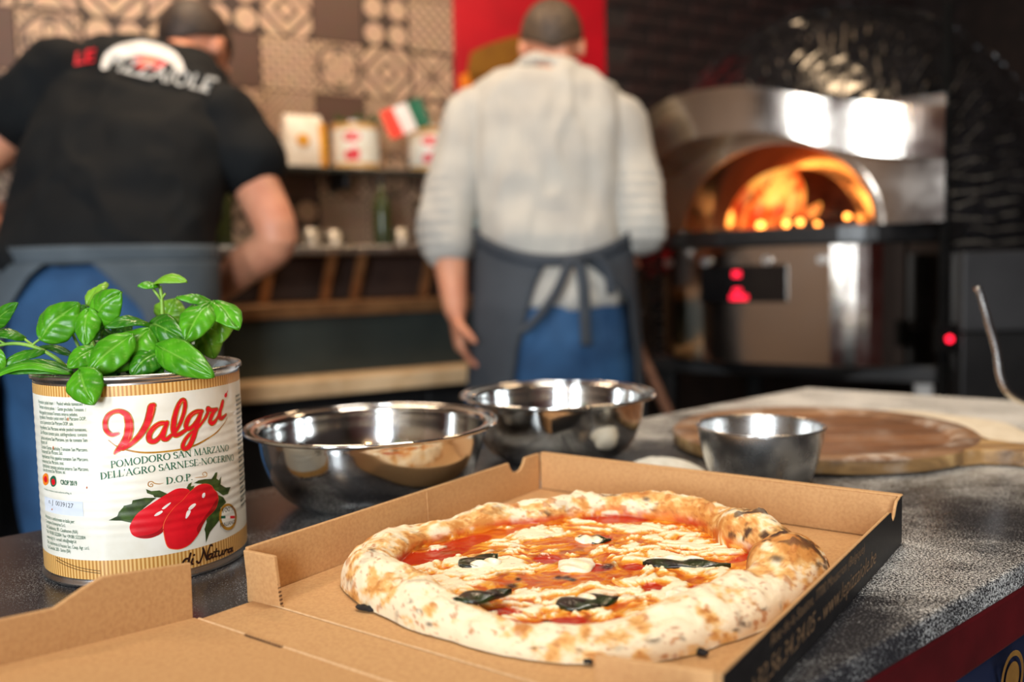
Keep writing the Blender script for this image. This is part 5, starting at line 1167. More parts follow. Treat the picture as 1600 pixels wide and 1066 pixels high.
for i in range(NT):
    for j in range(NA):
        cs4 = [node(i, j), node(i+1, j), node(i+1, j+1), node(i, j+1)]; fix = []
        for a, b_ in cs4:
            if b_ - j > 10: b_ -= NA
            if b_ - j < -10: b_ += NA
            fix.append((a, b_))
        tri = rr0.random() < 0.6; polys = [[0, 1, 2], [0, 2, 3]] if tri else [[0, 1, 2, 3]]
        tl = rr0.uniform(-.003, .003)
        for po in polys:
            ca = sum(fix[k][0] for k in po)/len(po); cb = sum(fix[k][1] for k in po)/len(po)
            top = []; bot = []
            for k in po:
                a = ca + (fix[k][0] - ca)*0.80; b_ = cb + (fix[k][1] - cb)*0.80
                t_ = min(max(a/NT, 0), 0.985); top.append(dome(t_, 2*PI*b_/NA, DR + tl*((k % 2)*2 - 1) + 0.002)); bot.append(dome(t_, 2*PI*b_/NA, DR - 0.014))
            if any(in_mouth(q_) for q_ in top): continue
            n = len(po); mb.add(top + bot, [tuple(range(n))] + [(q_, (q_+1) % n, (q_+1) % n + n, q_ + n) for q_ in range(n)])
o = mb.build('mosaic_tiles', M_mosaic, oven); o['kind'] = 'stuff'
# stainless facade with arched mouth
def arch(hw, h, n=28, z0=SLZ): return [(hw*math.cos(PI - PI*i/n), z0 + h*math.sin(PI*i/n)) for i in range(n+1)]
outer = arch(0.245, 0.215); inn = arch(0.180, 0.168)
def strip(mb, A, B_, da, db):
    n = len(A); mb.add([OP(x, da, z) for x, z in A] + [OP(x, db, z) for x, z in B_], [(i, i+1, n+i+1, n+i) for i in range(n-1)])
FB = 0.0
mb = MB(); strip(mb, outer, inn, FB + 0.02, FB - 0.12); strip(mb, inn, inn, FB - 0.12, FB - 0.24); o = mb.build('mouth_funnel', M_ovst, oven, smooth=True)
mb = MB(); out2 = arch(0.262, 0.232); strip(mb, out2, outer, FB + 0.026, FB + 0.026); strip(mb, outer, outer, FB + 0.026, FB); strip(mb, out2, out2, FB + 0.026, FB - 0.02); mb.build('mouth_rim', M_ovst, oven, smooth=False)
# facade sheet round the arch (pieces left, right and above)
top_z = SLZ + 0.30
fac = []
n = 28
mb = MB(); A = arch(0.255, 0.225, n); Bq = []
for i, (x, z) in enumerate(A):
    a = PI*i/n; xx = -0.40*math.cos(a)*1.0; k = max(abs(math.cos(a)), abs(math.sin(a))); Bq.append((max(-0.40, min(0.40, -0.40*math.cos(a)/k)), SLZ + min(0.30, 0.30*math.sin(a)/k)))
def bowd(x): return FB
mb.add([OP(x, bowd(x), z) for x, z in A] + [OP(x, bowd(x), z) for x, z in Bq], [(i, i+1, n+1+i+1, n+1+i) for i in range(n)]); o = mb.build('facade', M_ovst, oven); md = o.modifiers.new('t', 'SOLIDIFY'); md.thickness = 0.006; md.offset = 0
for sgn in (-1, 1):
    mb = MB(); mb.box(OP(sgn*0.395, -0.03, SLZ + 0.11), (0.022, 0.03, 0.22), RO); mb.build('facade_post', M_ovst, oven, bevel=0.004)
# wave-shaped hood over the mouth
hood = []
HP = [(-.42, .13, .27), (-.34, .16, .30), (-.29, .185, .33), (-.21, .23, .354), (-.10, .240, .358), (-.02, .238, .350), (.06, .220, .328), (.14, .19, .306), (.22, .168, .292), (.30, .155, .278), (.40, .147, .268)]
pa, _ = spline([Vector((x, 0, a)) for x, a, b_ in HP], [1]*len(HP), 6); pb_, _ = spline([Vector((x, 0, b_)) for x, a, b_ in HP], [1]*len(HP), 6)
mb = MB(); fo = lambda x: 0.115 - 0.30*x*x - 0.095*x
nH = len(pa); v = []
for a, b_ in zip(pa, pb_): v += [OP(a.x, fo(a.x), SLZ + a.z), OP(b_.x, fo(b_.x), SLZ + b_.z)]
for a, b_ in zip(pa, pb_): v += [OP(a.x, fo(a.x) - 0.16, SLZ + a.z), OP(b_.x, fo(b_.x) - 0.20, SLZ + b_.z)]
f = []
for i in range(nH-1):
    f += [(2*i, 2*i+2, 2*i+3, 2*i+1), (2*nH+2*i, 2*nH+2*i+1, 2*nH+2*i+3, 2*nH+2*i+2), (2*i, 2*nH+2*i, 2*nH+2*i+2, 2*i+2), (2*i+1, 2*i+3, 2*nH+2*i+3, 2*nH+2*i+1)]
f += [(0, 1, 2*nH+1, 2*nH), (2*nH-2, 4*nH-2, 4*nH-1, 2*nH-1)]
mb.add(v, f); o = mb.build('hood', M_ovst, oven)
# baking chamber
mb = MB()
def cham(u, v):
    a = PI*v; b_ = PI/2*u; x = -0.34*math.cos(a)*math.cos(b_*0.999) if u > 0 else -0.34*math.cos(a)
    return OP(-0.30*math.cos(a)*math.cos(b_), -0.24 - 0.62*math.sin(b_)*1.0, SLZ + 0.002 + 0.25*math.sin(a)*math.cos(b_)**0.5)
mb.grid(cham, 20, 24); mb.build('baking_chamber', M_firebrick, oven, smooth=True)
mb = MB(); strip(mb, inn, [( -0.30*math.cos(PI*i/28), SLZ + 0.002 + 0.25*math.sin(PI*i/28)) for i in range(29)], FB - 0.24, FB - 0.24); mb.build('chamber_front', M_firebrick, oven)
mb = MB(); mb.box(OP(0, -0.50, SLZ + 0.003), (0.62, 0.76, 0.006), RO); mb.build('oven_floor', M_firebrick, oven)
# control window with red digits
mb = MB(); ZD = 1.06
def front(x): return -0.0 + 0.02*math.cos(x/HW*PI/2)
mb.box(OP(-0.085, front(-0.085) + 0.003, ZD), (0.235, 0.010, 0.098), RO); mb.build('display', M_disp, oven, bevel=0.003)
for x, z, w_, h_ in ((-0.100, ZD + 0.026, 0.022, 0.016), (-0.098, ZD - 0.018, 0.022, 0.012), (-0.094, ZD - 0.036, 0.048, 0.014)):
    mb = MB(); mb.box(OP(x, front(x) + 0.009, z), (w_, 0.002, h_), RO); mb.build('red_digits', M_led, oven)
for x in (-0.30, -0.19, -0.02, 0.12):
    mb = MB(); c_ = OP(x, front(x) + 0.004, SLZ - 0.085); mb.loft([[c_ + od_*(0.012*math.cos(2*PI*i/16)) + UP*(0.012*math.sin(2*PI*i/16)) + on_*q_ for i in range(16)] for q_ in (-0.004, 0.004)]); mb.build('knob', M_steelc, oven)
# stand under the oven
for x, y in ((-0.36, -0.12), (0.34, -0.16), (-0.36, -0.95), (0.34, -0.95)):
    mb = MB(); mb.box(OP(x, y, 0.40), (0.05, 0.05, 0.80), RO); mb.build('stand_leg', M_steelc if x > 0 else M_blacksteel, oven, bevel=0.003)
oprism('stand_frame', [(-0.40, -0.08), (0.38, -0.08), (0.40, -1.2), (-0.40, -1.2)], 0.80, BZ, M_blacksteel)
mb = MB(); mb.lathe([(0, SLZ - 0.40), (DR - 0.03, SLZ - 0.40), (DR, SLZ - 0.36), (DR - 0.03, SLZ - 0.34)], DC, 60); mb.build('drum_base', M_blacksteel, oven, smooth=True)
pst = empty('steel_post', OP(0.398, -0.02, 0), 'thin black post with a red pilot lamp right beside the oven front', 'post')
M_post = mat('matt_black_post', srgb(10, 10, 10), 0.9, var=(srgb(14, 14, 14), 20, 0.4, 0.6), spec=0.1)
mb = MB(); mb.box(OP(0.398, -0.02, 0.86), (0.020, 0.020, 1.72), RO); mb.build('post_tube', M_post, pst, bevel=0.002)
lp = W(1484, 530, 2.165); mb = MB(); mb.box((lp.x + 0.002, lp.y + 0.022, lp.z), (0.05, 0.030, 0.07)); mb.build('switch_box', M_post, pst, bevel=0.003)
mb = MB(); ball(mb, lp, (0.008, 0.007, 0.008)); mb.build('pilot_lamp', mat('pilot_lamp_red', srgb(255, 20, 40), 0.4, emit=(1.0, 0.01, 0.04), emit_strength=3.5), pst, smooth=True)
# fire
M_flame = bpy.data.materials.new('flame'); M_flame.use_nodes = True; nt = M_flame.node_tree; b = nt.nodes['Principled BSDF']
b.inputs['Base Color'].default_value = (0.02, 0.01, 0.0, 1)
tc = nt.nodes.new('ShaderNodeTexCoord'); n_ = nt.nodes.new('ShaderNodeTexNoise'); n_.inputs['Scale'].default_value = 16; n_.inputs['Detail'].default_value = 3; nt.links.new(tc.outputs['Object'], n_.inputs['Vector'])
cr = nt.nodes.new('ShaderNodeValToRGB'); e_ = cr.color_ramp.elements; e_[0].position = 0.42; e_[0].color = (0.55, 0.035, 0.003, 1); e_[1].position = 0.62; e_[1].color = (1.0, 0.42, 0.07, 1)
nt.links.new(n_.outputs['Fac'], cr.inputs['Fac']); nt.links.new(cr.outputs['Color'], b.inputs['Emission Color']); b.inputs['Emission Strength'].default_value = 1.9
M_ember = mat('glowing_ember', (0.3, 0.05, 0.01), 0.8, emit=(1.0, 0.30, 0.05), emit_strength=9.0, bump=(60, 0.4, 0.002))
M_log = mat('burning_log', srgb(44, 30, 22), 0.9, var=(srgb(90, 40, 18), 30, 0.5, 0.7), bump=(60, 0.8, 0.004))
fire = empty('wood_fire', OP(-0.06, -0.46, SLZ + 0.006), 'orange wood fire burning inside the arched oven mouth', 'fire')
rr0 = random.Random(2)
for k, (x, y, h_, w_) in enumerate([(-0.16, -0.30, 0.13, 0.040), (-0.13, -0.34, 0.17, 0.050), (-0.08, -0.36, 0.19, 0.048), (-0.18, -0.40, 0.15, 0.045), (-0.10, -0.29, 0.10, 0.032), (-0.02, -0.34, 0.07, 0.024), (-0.20, -0.33, 0.09, 0.032), (-0.12, -0.42, 0.20, 0.05)]):
    pth = []; rad = []; ph = rr0.uniform(0, 6)
    for i in range(8):
        t = i/7; pth.append(OP(x + 0.022*math.sin(4*t + ph)*t + 0.03*t, y + 0.015*math.cos(3*t + ph)*t, SLZ + 0.010 + h_*t)); rad.append(w_*max(0.03, math.sin(PI*(0.16 + 0.84*t))**0.8)*0.75)
    mb = MB(); mb.tube(pth, rad, 14, sub=3); mb.build('flame', M_flame, fire, smooth=True)
for k, (x, y, a) in enumerate([(-0.10, -0.36, 0.3), (-0.04, -0.42, -0.5), (-0.12, -0.46, 1.1)]):
    c_ = OP(x, y, SLZ + 0.028 + 0.02*k); d_ = (od_*math.cos(a) + on_*math.sin(a))*0.11; mb = MB(); mb.tube([c_ - d_, c_ - d_*0.3 + UP*0.003, c_ + d_*0.4, c_ + d_], [0.019, 0.021, 0.020, 0.018], 12, sub=3); mb.build('log', M_log, fire, smooth=True)
for x, y, z, r_ in ((0.112, -0.30, 0.035, .009), (0.150, -0.28, 0.030, .008), (-0.06, -0.30, 0.022, .010), (-0.13, -0.28, 0.020, .012), (-0.02, -0.30, 0.025, .010), (0.03, -0.30, .016, .008)):
    mb = MB(); ball(mb, OP(x, y, SLZ + z), (r_, r_*0.8, r_*0.9)); mb.build('ember', M_ember, fire, smooth=True)
point('fire_light', OP(0.11, -0.215, SLZ + 0.085), 0.75, (1.0, 0.42, 0.12), 0.012)
point('fire_light', OP(-0.02, -0.36, SLZ + 0.08), 0.8, (1.0, 0.36, 0.08), 0.04)
# cabinet right of the oven
M_gbox = mat('grey_enamel', srgb(46, 46, 48), 0.5, var=(srgb(54, 54, 56), 6, 0.4, 0.6))
c_ = Vector((1.235, 2.19, 0)); e = empty('control_cabinet', c_, 'dull grey metal cabinet on a black stand at the right of the oven', 'cabinet')
mb = MB(); mb.box((c_.x, c_.y, 1.035), (0.32, 0.06, 0.19)); mb.build('cabinet_body', M_gbox, e, bevel=0.004)
mb = MB(); mb.box((c_.x, c_.y, 0.47), (0.32, 0.06, 0.93)); mb.build('cabinet_stand', M_blacksteel, e, bevel=0.004)
mb = MB(); mb.box((c_.x + 0.05, c_.y - 0.032, 1.05), (0.012, 0.008, 0.06)); mb.build('door_handle', M_steelc, e, bevel=0.002)
# wooden peel leaning between the cook in grey and the oven
M_peel = mat('peel_wood', srgb(134, 92, 68), 0.6, var=(srgb(112, 74, 54), 20, 0.4, 0.6))
a = W(965, 470, 2.50); b_ = W(1046, 650, 2.44); d_ = (b_ - a).normalized(); foot = b_ + d_*((b_.z - 0.03)/max(1e-3, -d_.z))
pe = empty('wooden_peel', Vector((foot.x, foot.y, 0)), 'brown wooden peel handle leaning between the cook in grey and the oven', 'peel')
mb = MB(); mb.tube([a - d_*0.06, b_, foot - d_*0.25], [0.013, 0.015, 0.016], 12); mb.build('peel_handle', M_peel, pe, smooth=True)
sd = d_.cross(Vector((0, 1, 0))).normalized(); mb = MB(); bc_ = foot - d_*0.14
mb.slab([foot - d_*0.30 + sd*0.02, foot - d_*0.22 + sd*0.13, foot - d_*0.03 + sd*0.14, foot - d_*0.03 - sd*0.14, foot - d_*0.22 - sd*0.13, foot - d_*0.30 - sd*0.02], Vector((0, 0.012, 0))); mb.build('peel_blade', M_peel, pe, bevel=0.003)
# dark blue sack with a gold mark under the table's right edge
M_sack = mat('dark_blue_paper', srgb(22, 30, 58), 0.6, var=(srgb(16, 24, 48), 18, 0.4, 0.6)); M_sgold = mat('gold_mark', srgb(150, 108, 50), 0.5, var=(srgb(120, 84, 38), 40, 0.4, 0.6))
c_ = Vector((0.335, 0.745, 0.326)); e = empty('flour_sack', c_, 'dark blue sack with a gold emblem under the right edge of the table', 'sack')
# emblem faces the camera side
sx_ = td; sn = Vector((td.y, -td.x, 0))
mb = MB(); mb.loft([ellring(c_ + UP*z_, a_, b_, sx_, sn, 28, 4.5) for z_, a_, b_ in ((0, .14, .09), (.02, .15, .10), (.30, .15, .10), (.485, .15, .10), (.505, .145, .08), (.515, .14, .03))]); mb.build('sack_body', M_sack, e, smooth=True)
rr_d = ray(1582, 1060); cc_ = CAM + rr_d*((c_ + sn*0.1015 - CAM).dot(sn)/rr_d.dot(sn))
for r0_, r1_ in ((0.020, 0.016), (0.012, 0.0)):
    mb = MB(); n = 28; v = [cc_ + sx_*(r0_*math.cos(2*PI*i/n)) + UP*(r0_*math.sin(2*PI*i/n)) for i in range(n)] + [cc_ + sx_*(r1_*math.cos(2*PI*i/n)) + UP*(r1_*math.sin(2*PI*i/n)) for i in range(n)]
    mb.add(v, [(i, (i+1) % n, n + (i+1) % n, n + i) for i in range(n)]); mb.build('gold_emblem', M_sgold, e, fix=False)
# pendant lamps (they show as warm points in the steel)
M_bulb = mat('lit_bulb', (1, 0.8, 0.5), 0.3, emit=(1.0, 0.62, 0.28), emit_strength=12.0)
for x, y in LAMPS:
    e = empty('pendant_lamp', (x, y, 2.05), 'bare warm bulb hanging on a black cord near the windows', 'lamp', 'pendant lamps near the windows')
    mb = MB(); mb.lathe([(0.012, 0.14), (0.030, 0.11), (0.034, 0.09), (0.0, 0.09)], (x, y, 2.02), 20); mb.build('lamp_holder', M_blacksteel, e, smooth=True)
    mb = MB(); mb.tube([(x, y, 2.15), (x, y, CEIL - 0.01)], 0.004, 8); mb.build('cord', M_blacksteel, e)

# ================================================================== the two cooks
M_skin = mat('skin', srgb(214, 150, 118), 0.5, var=(srgb(200, 130, 100), 14, 0.4, 0.65), sss=0.08)
M_hair = mat('dark_hair', srgb(44, 32, 26), 0.6, var=(srgb(66, 48, 36), 60, 0.4, 0.65), bump=(260, 0.6, 0.002))
M_hairb = mat('brown_hair', srgb(70, 54, 42), 0.6, var=(srgb(98, 78, 58), 70, 0.4, 0.65), bump=(260, 0.6, 0.002))
M_tee = mat('black_cotton', srgb(8, 11, 14), 0.85, var=(srgb(11, 15, 18), 8, 0.4, 0.65), bump=(400, 0.15, 0.001), spec=0.25)
M_knit = mat('grey_knit', srgb(186, 183, 175), 0.9, var=(srgb(172, 169, 163), 10, 0.4, 0.65), bump=(500, 0.3, 0.001))
M_apron = mat('charcoal_apron_cloth', srgb(52, 58, 66), 0.8, var=(srgb(60, 66, 74), 9, 0.4, 0.65), bump=(400, 0.2, 0.001))
M_apronl = mat('slate_apron_cloth', srgb(66, 76, 84), 0.8, var=(srgb(78, 88, 96), 9, 0.4, 0.65), bump=(400, 0.2, 0.001))
M_jean = mat('blue_denim', srgb(30, 66, 104), 0.8, var=(srgb(44, 88, 132), 7, 0.4, 0.65), bump=(500, 0.3, 0.001))
M_shoe = mat('black_shoe_leather', srgb(24, 22, 22), 0.45, var=(srgb(34, 31, 30), 10, 0.4, 0.65))
M_eye = mat('eye_white', srgb(236, 230, 224), 0.3, var=(srgb(226, 218, 212), 20, 0.4, 0.6))

def hand(mb, wrist, d, nrm, thumb_side, curl=0.35):
    """palm and five bent fingers; nrm points out of the palm"""
    d = Vector(d).normalized(); nrm = Vector(nrm); nrm = (nrm - d*nrm.dot(d)).normalized(); s = d.cross(nrm)*thumb_side
    w = Vector(wrist)
    mb.loft([ellring(w + d*t, a, b_, s, nrm, 14, 2.6) for t, a, b_ in ((-.01, .028, .021), (.02, .034, .018), (.05, .042, .016), (.085, .043, .014), (.098, .040, .011))])
    for k, (off, ln) in enumerate(((.030, .072), (.010, .080), (-.010, .074), (-.030, .058))):
        p = w + d*0.088 + s*off; dd = (d + s*off*1.2).normalized(); pts = [p]; ang = curl*(1 + 0.12*k)
        for q_, fr in enumerate((.45, .32, .23)):
            dd = (dd*math.cos(ang) + nrm*math.sin(ang)).normalized(); p = p + dd*ln*fr; pts.append(p)
        mb.tube([w + d*0.07 + s*off*0.95] + pts, [.010, .0098, .0092, .0082, .0068], 10)
        ball(mb, pts[-1], (.0068,)*3, None, 8, 6)
    p = w + d*0.030 + s*0.034; dd = (d*0.62 + s*0.70 + nrm*0.35).normalized(); pts = [w + d*0.018 + s*0.018, p]
    for fr in (.036, .030): p = p + dd*fr; pts.append(p); dd = (dd + d*0.35 + nrm*0.25).normalized()
    mb.tube(pts, [.014, .0125, .0105, .0085], 10); ball(mb, pts[-1], (.0085,)*3, None, 8, 6)
def head(mb, c, R):
    """skull, jaw, nose, ears, brow and lips, looking along R's +Y"""
    c = Vector(c); ball(mb, c + R @ Vector((0, -0.012, 0.022)), (.076, .094, .088), R, 20, 14); ball(mb, c + R @ Vector((0, 0.018, -0.048)), (.058, .070, .068), R, 18, 12)
    mb.tube([c + R @ Vector((0, .082, .012)), c + R @ Vector((0, .098, -.012)), c + R @ Vector((0, .104, -.026)), c + R @ Vector((0, .086, -.034))], [.009, .012, .015, .010], 10)
    for s in (-1, 1):
        ball(mb, c + R @ Vector((s*.077, -.006, -.006)), (.010, .020, .031), R, 12, 8)
        ball(mb, c + R @ Vector((s*.030, .082, .024)), (.022, .010, .007), R, 10, 6)
    ball(mb, c + R @ Vector((0, .084, -.058)), (.024, .010, .007), R, 10, 6); ball(mb, c + R @ Vector((0, .076, -.092)), (.022, .016, .016), R, 10, 6)
def eyes(c, R, parent):
    for s in (-1, 1):
        mb = MB(); ball(mb, Vector(c) + R @ Vector((s*.031, .084, .008)), (.013, .008, .008), R, 12, 8); mb.build('eye', M_eye, parent, smooth=True)
def hair_cap(c, R, parent, m, grow=1.0):
    mb = MB(); c = Vector(c); ce = c + R @ Vector((0, -0.012, 0.022))
    def hp_(u, v):
        a = 2*PI*v; low = 1.62 + 1.0*max(0, -math.sin(a)) - 0.30*max(0, math.sin(a)); t = low*u
        return ce + R @ Vector((.0815*grow*math.sin(t)*math.cos(a), .1000*grow*math.sin(t)*math.sin(a), .0945*grow*math.cos(t)))
    mb.grid(hp_, 16, 36); o = mb.build('hair', m, parent, smooth=True); md = o.modifiers.new('t', 'SOLIDIFY'); md.thickness = 0.008; md.offset = -1; return o
def torso(mb, rings, grow=0.0, lo=None, hi=None, tilt=None, pw=2.3):
    R_ = []
    for k, (px, py, Y, hw, hd) in enumerate(rings):
        if lo is not None and py > lo: continue
        if hi is not None and py < hi: continue
        R_.append(ellring(W(px, py, Y), hw + grow, hd + grow, tilt[k] if tilt else (1, 0, 0), (0, 1, 0), 26, pw))
    mb.loft(R_)
def wrinkle(me, amp, scale, seed, stretch=(1, 1, 1)):
    def fn(co, no):
        n = fbm(co*np.array(stretch)*scale, seed, 3) - 0.5; n2 = np.abs(fbm(co*np.array(stretch)*scale*0.8 + 5, seed + 9, 3) - 0.5)
        return co + no*(np.maximum((n*0.8 + (0.12 - n2)*1.6)*amp, -0.006) + 0.005)[:, None]
    displace(me, fn)
def legs(mb, hips, knees, ankles, r=(0.105, 0.085, 0.062, 0.058), sub=5):
    for h_, k_, a_ in zip(hips, knees, ankles): limb(mb, [h_, (Vector(h_) + Vector(k_))/2, k_, a_], r, sub)
def shoe(c, parent):
    c = Vector(c); mb = MB(); R_ = []
    for y, w_, h_ in ((-.09, .030, .05), (-.07, .040, .085), (-.02, .042, .10), (.04, .044, .075), (.11, .048, .055), (.16, .042, .042), (.185, .022, .025)):
        R_.append([Vector((c.x + w_*math.copysign(abs(math.cos(t))**0.8, math.cos(t)), c.y + y, 0.004 + h_/2 + h_/2*math.sin(t))) for t in [2*PI*i/14 for i in range(14)]])
    mb.loft(R_); mb.build('shoe', M_shoe, parent, smooth=True)
def apron_skirt(rings, name, m, parent, grow, oR, oL, thick=0.004, seed=0, fold=0.004, rise=0.0):
    """cloth wrapped round the body from one back edge over the front to the other; oR, oL = opening in degrees per ring"""
    mb = MB(); nz = len(rings) - 1
    def f(u, v):
        x = u*nz; i = min(int(x), nz-1); t = x - i; r = [rings[i][k]*(1-t) + rings[i+1][k]*t for k in range(5)]
        o1 = oR[i]*(1-t) + oR[i+1]*t; o2 = oL[i]*(1-t) + oL[i+1]*t; a = math.radians(-90 + o1 + (360 - o1 - o2)*v); c = W(r[0], r[1], r[2]); g = grow + fold*math.sin(9*a + 2*u + seed)*u
        return c + Vector(((r[3] + g)*math.cos(a), (r[4] + g)*math.sin(a), rise*max(0, 1 - u*2.5)*(1 - max(0, -math.sin(a))**1.5)))
    mb.grid(f, 24, 60); o = mb.build(name, m, parent, smooth=True, fix=False); md = o.modifiers.new('t', 'SOLIDIFY'); md.thickness = thick; md.offset = 1; return o

# ---------------- cook in the grey sweater
YB = 2.25
rB = [(868, 640, 2.26, .170, .120), (868, 585, 2.255, .176, .126), (868, 530, 2.25, .174, .126), (866, 470, 2.25, .160, .113), (864, 410, 2.26, .148, .104), (858, 330, 2.285, .158, .108), (854, 250, 2.315, .172, .118), (853, 185, 2.345, .176, .116), (854, 140, 2.365, .160, .102), (857, 118, 2.375, .105, .082), (859, 102, 2.385, .060, .060), (861, 88, 2.39, .057, .058)]
pB = W(866, 600, 2.25)
B_ = empty('person', Vector((pB.x, pB.y, 0)), 'cook in a grey sweater and dark apron seen from behind before the oven', 'person')
shL, shR = W(735, 186, 2.335), W(972, 188, 2.335); elL, wrL = W(697, 350, 2.27), W(712, 486, 2.20); elR, wrR = W(1000, 356, 2.24), W(966, 392, 2.44)
hc = W(862, 74, 2.41); RH = Matrix.Rotation(math.radians(-30), 3, 'X')
mb = MB(); torso(mb, [(868, 640, 2.26, .125, .08), (868, 585, 2.255, .160, .110), (868, 530, 2.25, .160, .112)] + rB[3:])
limb(mb, [shL, shL.lerp(elL, .5), elL, elL.lerp(wrL, .45), wrL], (.058, .052, .043, .043, .028)); limb(mb, [shR, shR.lerp(elR, .5), elR, elR.lerp(wrR, .45), wrR], (.058, .052, .043, .042, .028))
mb.tube([W(860, 95, 2.37), hc + RH @ Vector((0, -.01, -.05))], [.058, .056], 16)
head(mb, hc, RH)
hand(mb, wrL, (0.10, 0.03, -1), (1, 0.2, 0), 1, 0.40); hand(mb, wrR, (wrR - elR), (0, 0, -1), -1, 0.35)
hips = [(pB.x - .088, 2.255, .86), (pB.x + .088, 2.255, .86)]; kn = [(pB.x - .10, 2.25, .48), (pB.x + .105, 2.27, .48)]; ank = [(pB.x - .11, 2.22, .09), (pB.x + .12, 2.24, .09)]
legs(mb, hips, kn, ank, (.088, .072, .052, .045))
for a in ank: limb(mb, [a, Vector(a) + Vector((0, .06, -.045)), Vector(a) + Vector((0, .15, -.06))], (.042, .036, .022), 3)
bodyB = remeshed(mb, 0.006, 5); link('body', bodyB, M_skin, B_, smooth=True)
eyes(hc, RH, B_); hair_cap(hc, RH, B_, M_hairb)
mb = MB(); torso(mb, rB[2:10], 0.016, lo=480); 
mb.loft([ellring(W(px, py, Y), hw, hd, None, None, 26, 2.3) for px, py, Y, hw, hd in ((868, 478, 2.25, .168, .122), (866, 440, 2.25, .168, .120), (864, 405, 2.26, .164, .124), (860, 370, 2.27, .168, .138), (857, 300, 2.30, .172, .130), (854, 250, 2.315, .180, .130))])
limb(mb, [shL, shL.lerp(elL, .5), elL, elL.lerp(wrL, .22)], (.064, .062, .062, .056)); limb(mb, [shR, shR.lerp(elR, .5), elR, elR.lerp(wrR, .12)], (.064, .060, .056, .052))
mb.tube([W(857, 122, 2.375), W(860, 104, 2.385)], [.090, .068], 20)
sw = remeshed(mb, 0.007, 16); wrinkle(sw, 0.036, 8, 5, (1.5, 1, 0.4))
def cuffs(co, no):
    for w0, w1 in ((shL, wrL),):
        pass
    arm = (np.abs(co[:, 0] - 0.06) > 0.20) & (co[:, 2] < 1.36)
    return co + no*(np.where(arm, 0.0018*np.sin(co[:, 2]*230), 0))[:, None]
displace(sw, cuffs); link('sweater', sw, M_knit, B_, smooth=True)
mb = MB(); torso(mb, [(868, 665, 2.26, .11, .075), (868, 640, 2.26, .155, .105)] + rB[1:4], 0.006, lo=700); legs(mb, hips, kn, ank, (.112, .092, .070, .066)); je = remeshed(mb, 0.008, 18); wrinkle(je, 0.008, 12, 7); link('jeans', je, M_jean, B_, smooth=True)
for a in ank: shoe(Vector(a) + Vector((0, .03, 0)), B_)
skB = [(866, 405, 2.26, .176, .124), (866, 440, 2.255, .182, .130), (867, 480, 2.25, .188, .136), (867, 540, 2.25, .196, .142), (867, 610, 2.25, .204, .150), (867, 700, 2.25, .210, .156), (867, 800, 2.25, .212, .158)]
apron_skirt(skB, 'apron', M_apron, B_, 0.014, [14, 34, 60, 64, 64, 62, 60], [6, 14, 20, 26, 30, 30, 30], seed=1, rise=0.075)
def band(rings_fn, name, m, parent, z_half, n=60, a0=0, a1=360, lift=0.0):
    mb = MB(); mb.grid(lambda u, v: rings_fn(math.radians(a0 + (a1 - a0)*u), (v*2 - 1)*z_half), n, 3); o = mb.build(name, m, parent, smooth=True, fix=False); md = o.modifiers.new('t', 'SOLIDIFY'); md.thickness = 0.005; md.offset = 1; return o
cB = W(866, 408, 2.26)
band(lambda a, z: cB + Vector((.196*math.cos(a), .144*math.sin(a), z + 0.075*(1 - max(0, -math.sin(a))**1.5))), 'apron_strap', M_apron, B_, 0.014)
kn_ = W(893, 408, 2.105); mb = MB(); ball(mb, kn_, (.022, .014, .018)); mb.build('knot', M_apron, B_, smooth=True)
def ribbon(px, wd, name='apron_tie'):
    mb = MB(); P_ = [W(a, b_, y) for a, b_, y in px]; P_, w_ = spline(P_, [wd]*len(P_), 6); v = []
    for p in P_: v += [p + Vector((-wd/2, 0, 0)), p + Vector((wd/2, 0, 0))]
    mb.add(v, [(2*i, 2*i+1, 2*i+3, 2*i+2) for i in range(len(P_) - 1)]); o = mb.build(name, M_apron, B_, smooth=True); md = o.modifiers.new('t', 'SOLIDIFY'); md.thickness = 0.004
ribbon([(905, 410, 2.095), (912, 450, 2.09), (914, 500, 2.085), (916, 540, 2.085)], .026); ribbon([(888, 412, 2.095), (872, 450, 2.09), (845, 490, 2.085), (815, 520, 2.08)], .024)
ribbon([(905, 405, 2.095), (930, 400, 2.08), (950, 425, 2.085), (955, 460, 2.09)], .022)
# ---------------- cook in the black T-shirt, leaning over the counter
ti = [(1, 0, 0)]*4 + [(0.99, 0, -0.05), (0.98, 0, -0.10), (0.97, 0, -0.16), (0.96, 0, -0.22), (0.95, 0, -0.26), (0.95, 0, -.28)]
ti = [tuple(Vector(t).normalized()) for t in ti]
rA = [(165, 640, 1.85, .185, .135), (166, 560, 1.84, .192, .142), (170, 480, 1.835, .188, .138), (174, 415, 1.845, .178, .124), (182, 350, 1.88, .176, .122), (200, 270, 1.945, .182, .124), (216, 200, 2.01, .190, .124), (232, 150, 2.06, .176, .106), (254, 122, 2.13, .11, .08), (280, 104, 2.19, .060, .058)]
pA = W(168, 560, 1.84)
A_ = empty('person', Vector((pA.x, pA.y, 0)), 'cook in a black printed T-shirt bending over the counter behind the basil', 'person')
sAL, sAR = W(103, 125, 2.03), W(362, 192, 2.02); eAL, wAL = W(-45, 262, 1.98), W(-45, 345, 2.08); eAR, wAR = W(432, 372, 1.95), W(330, 462, 2.10)
hA = W(304, 78, 2.27); RA = Matrix.Rotation(math.radians(-18), 3, 'Z') @ Matrix.Rotation(math.radians(-42), 3, 'X')
mb = MB(); torso(mb, [(165, 640, 1.85, .13, .085), (166, 560, 1.84, .172, .122), (170, 480, 1.835, .172, .122)] + rA[3:], tilt=ti)
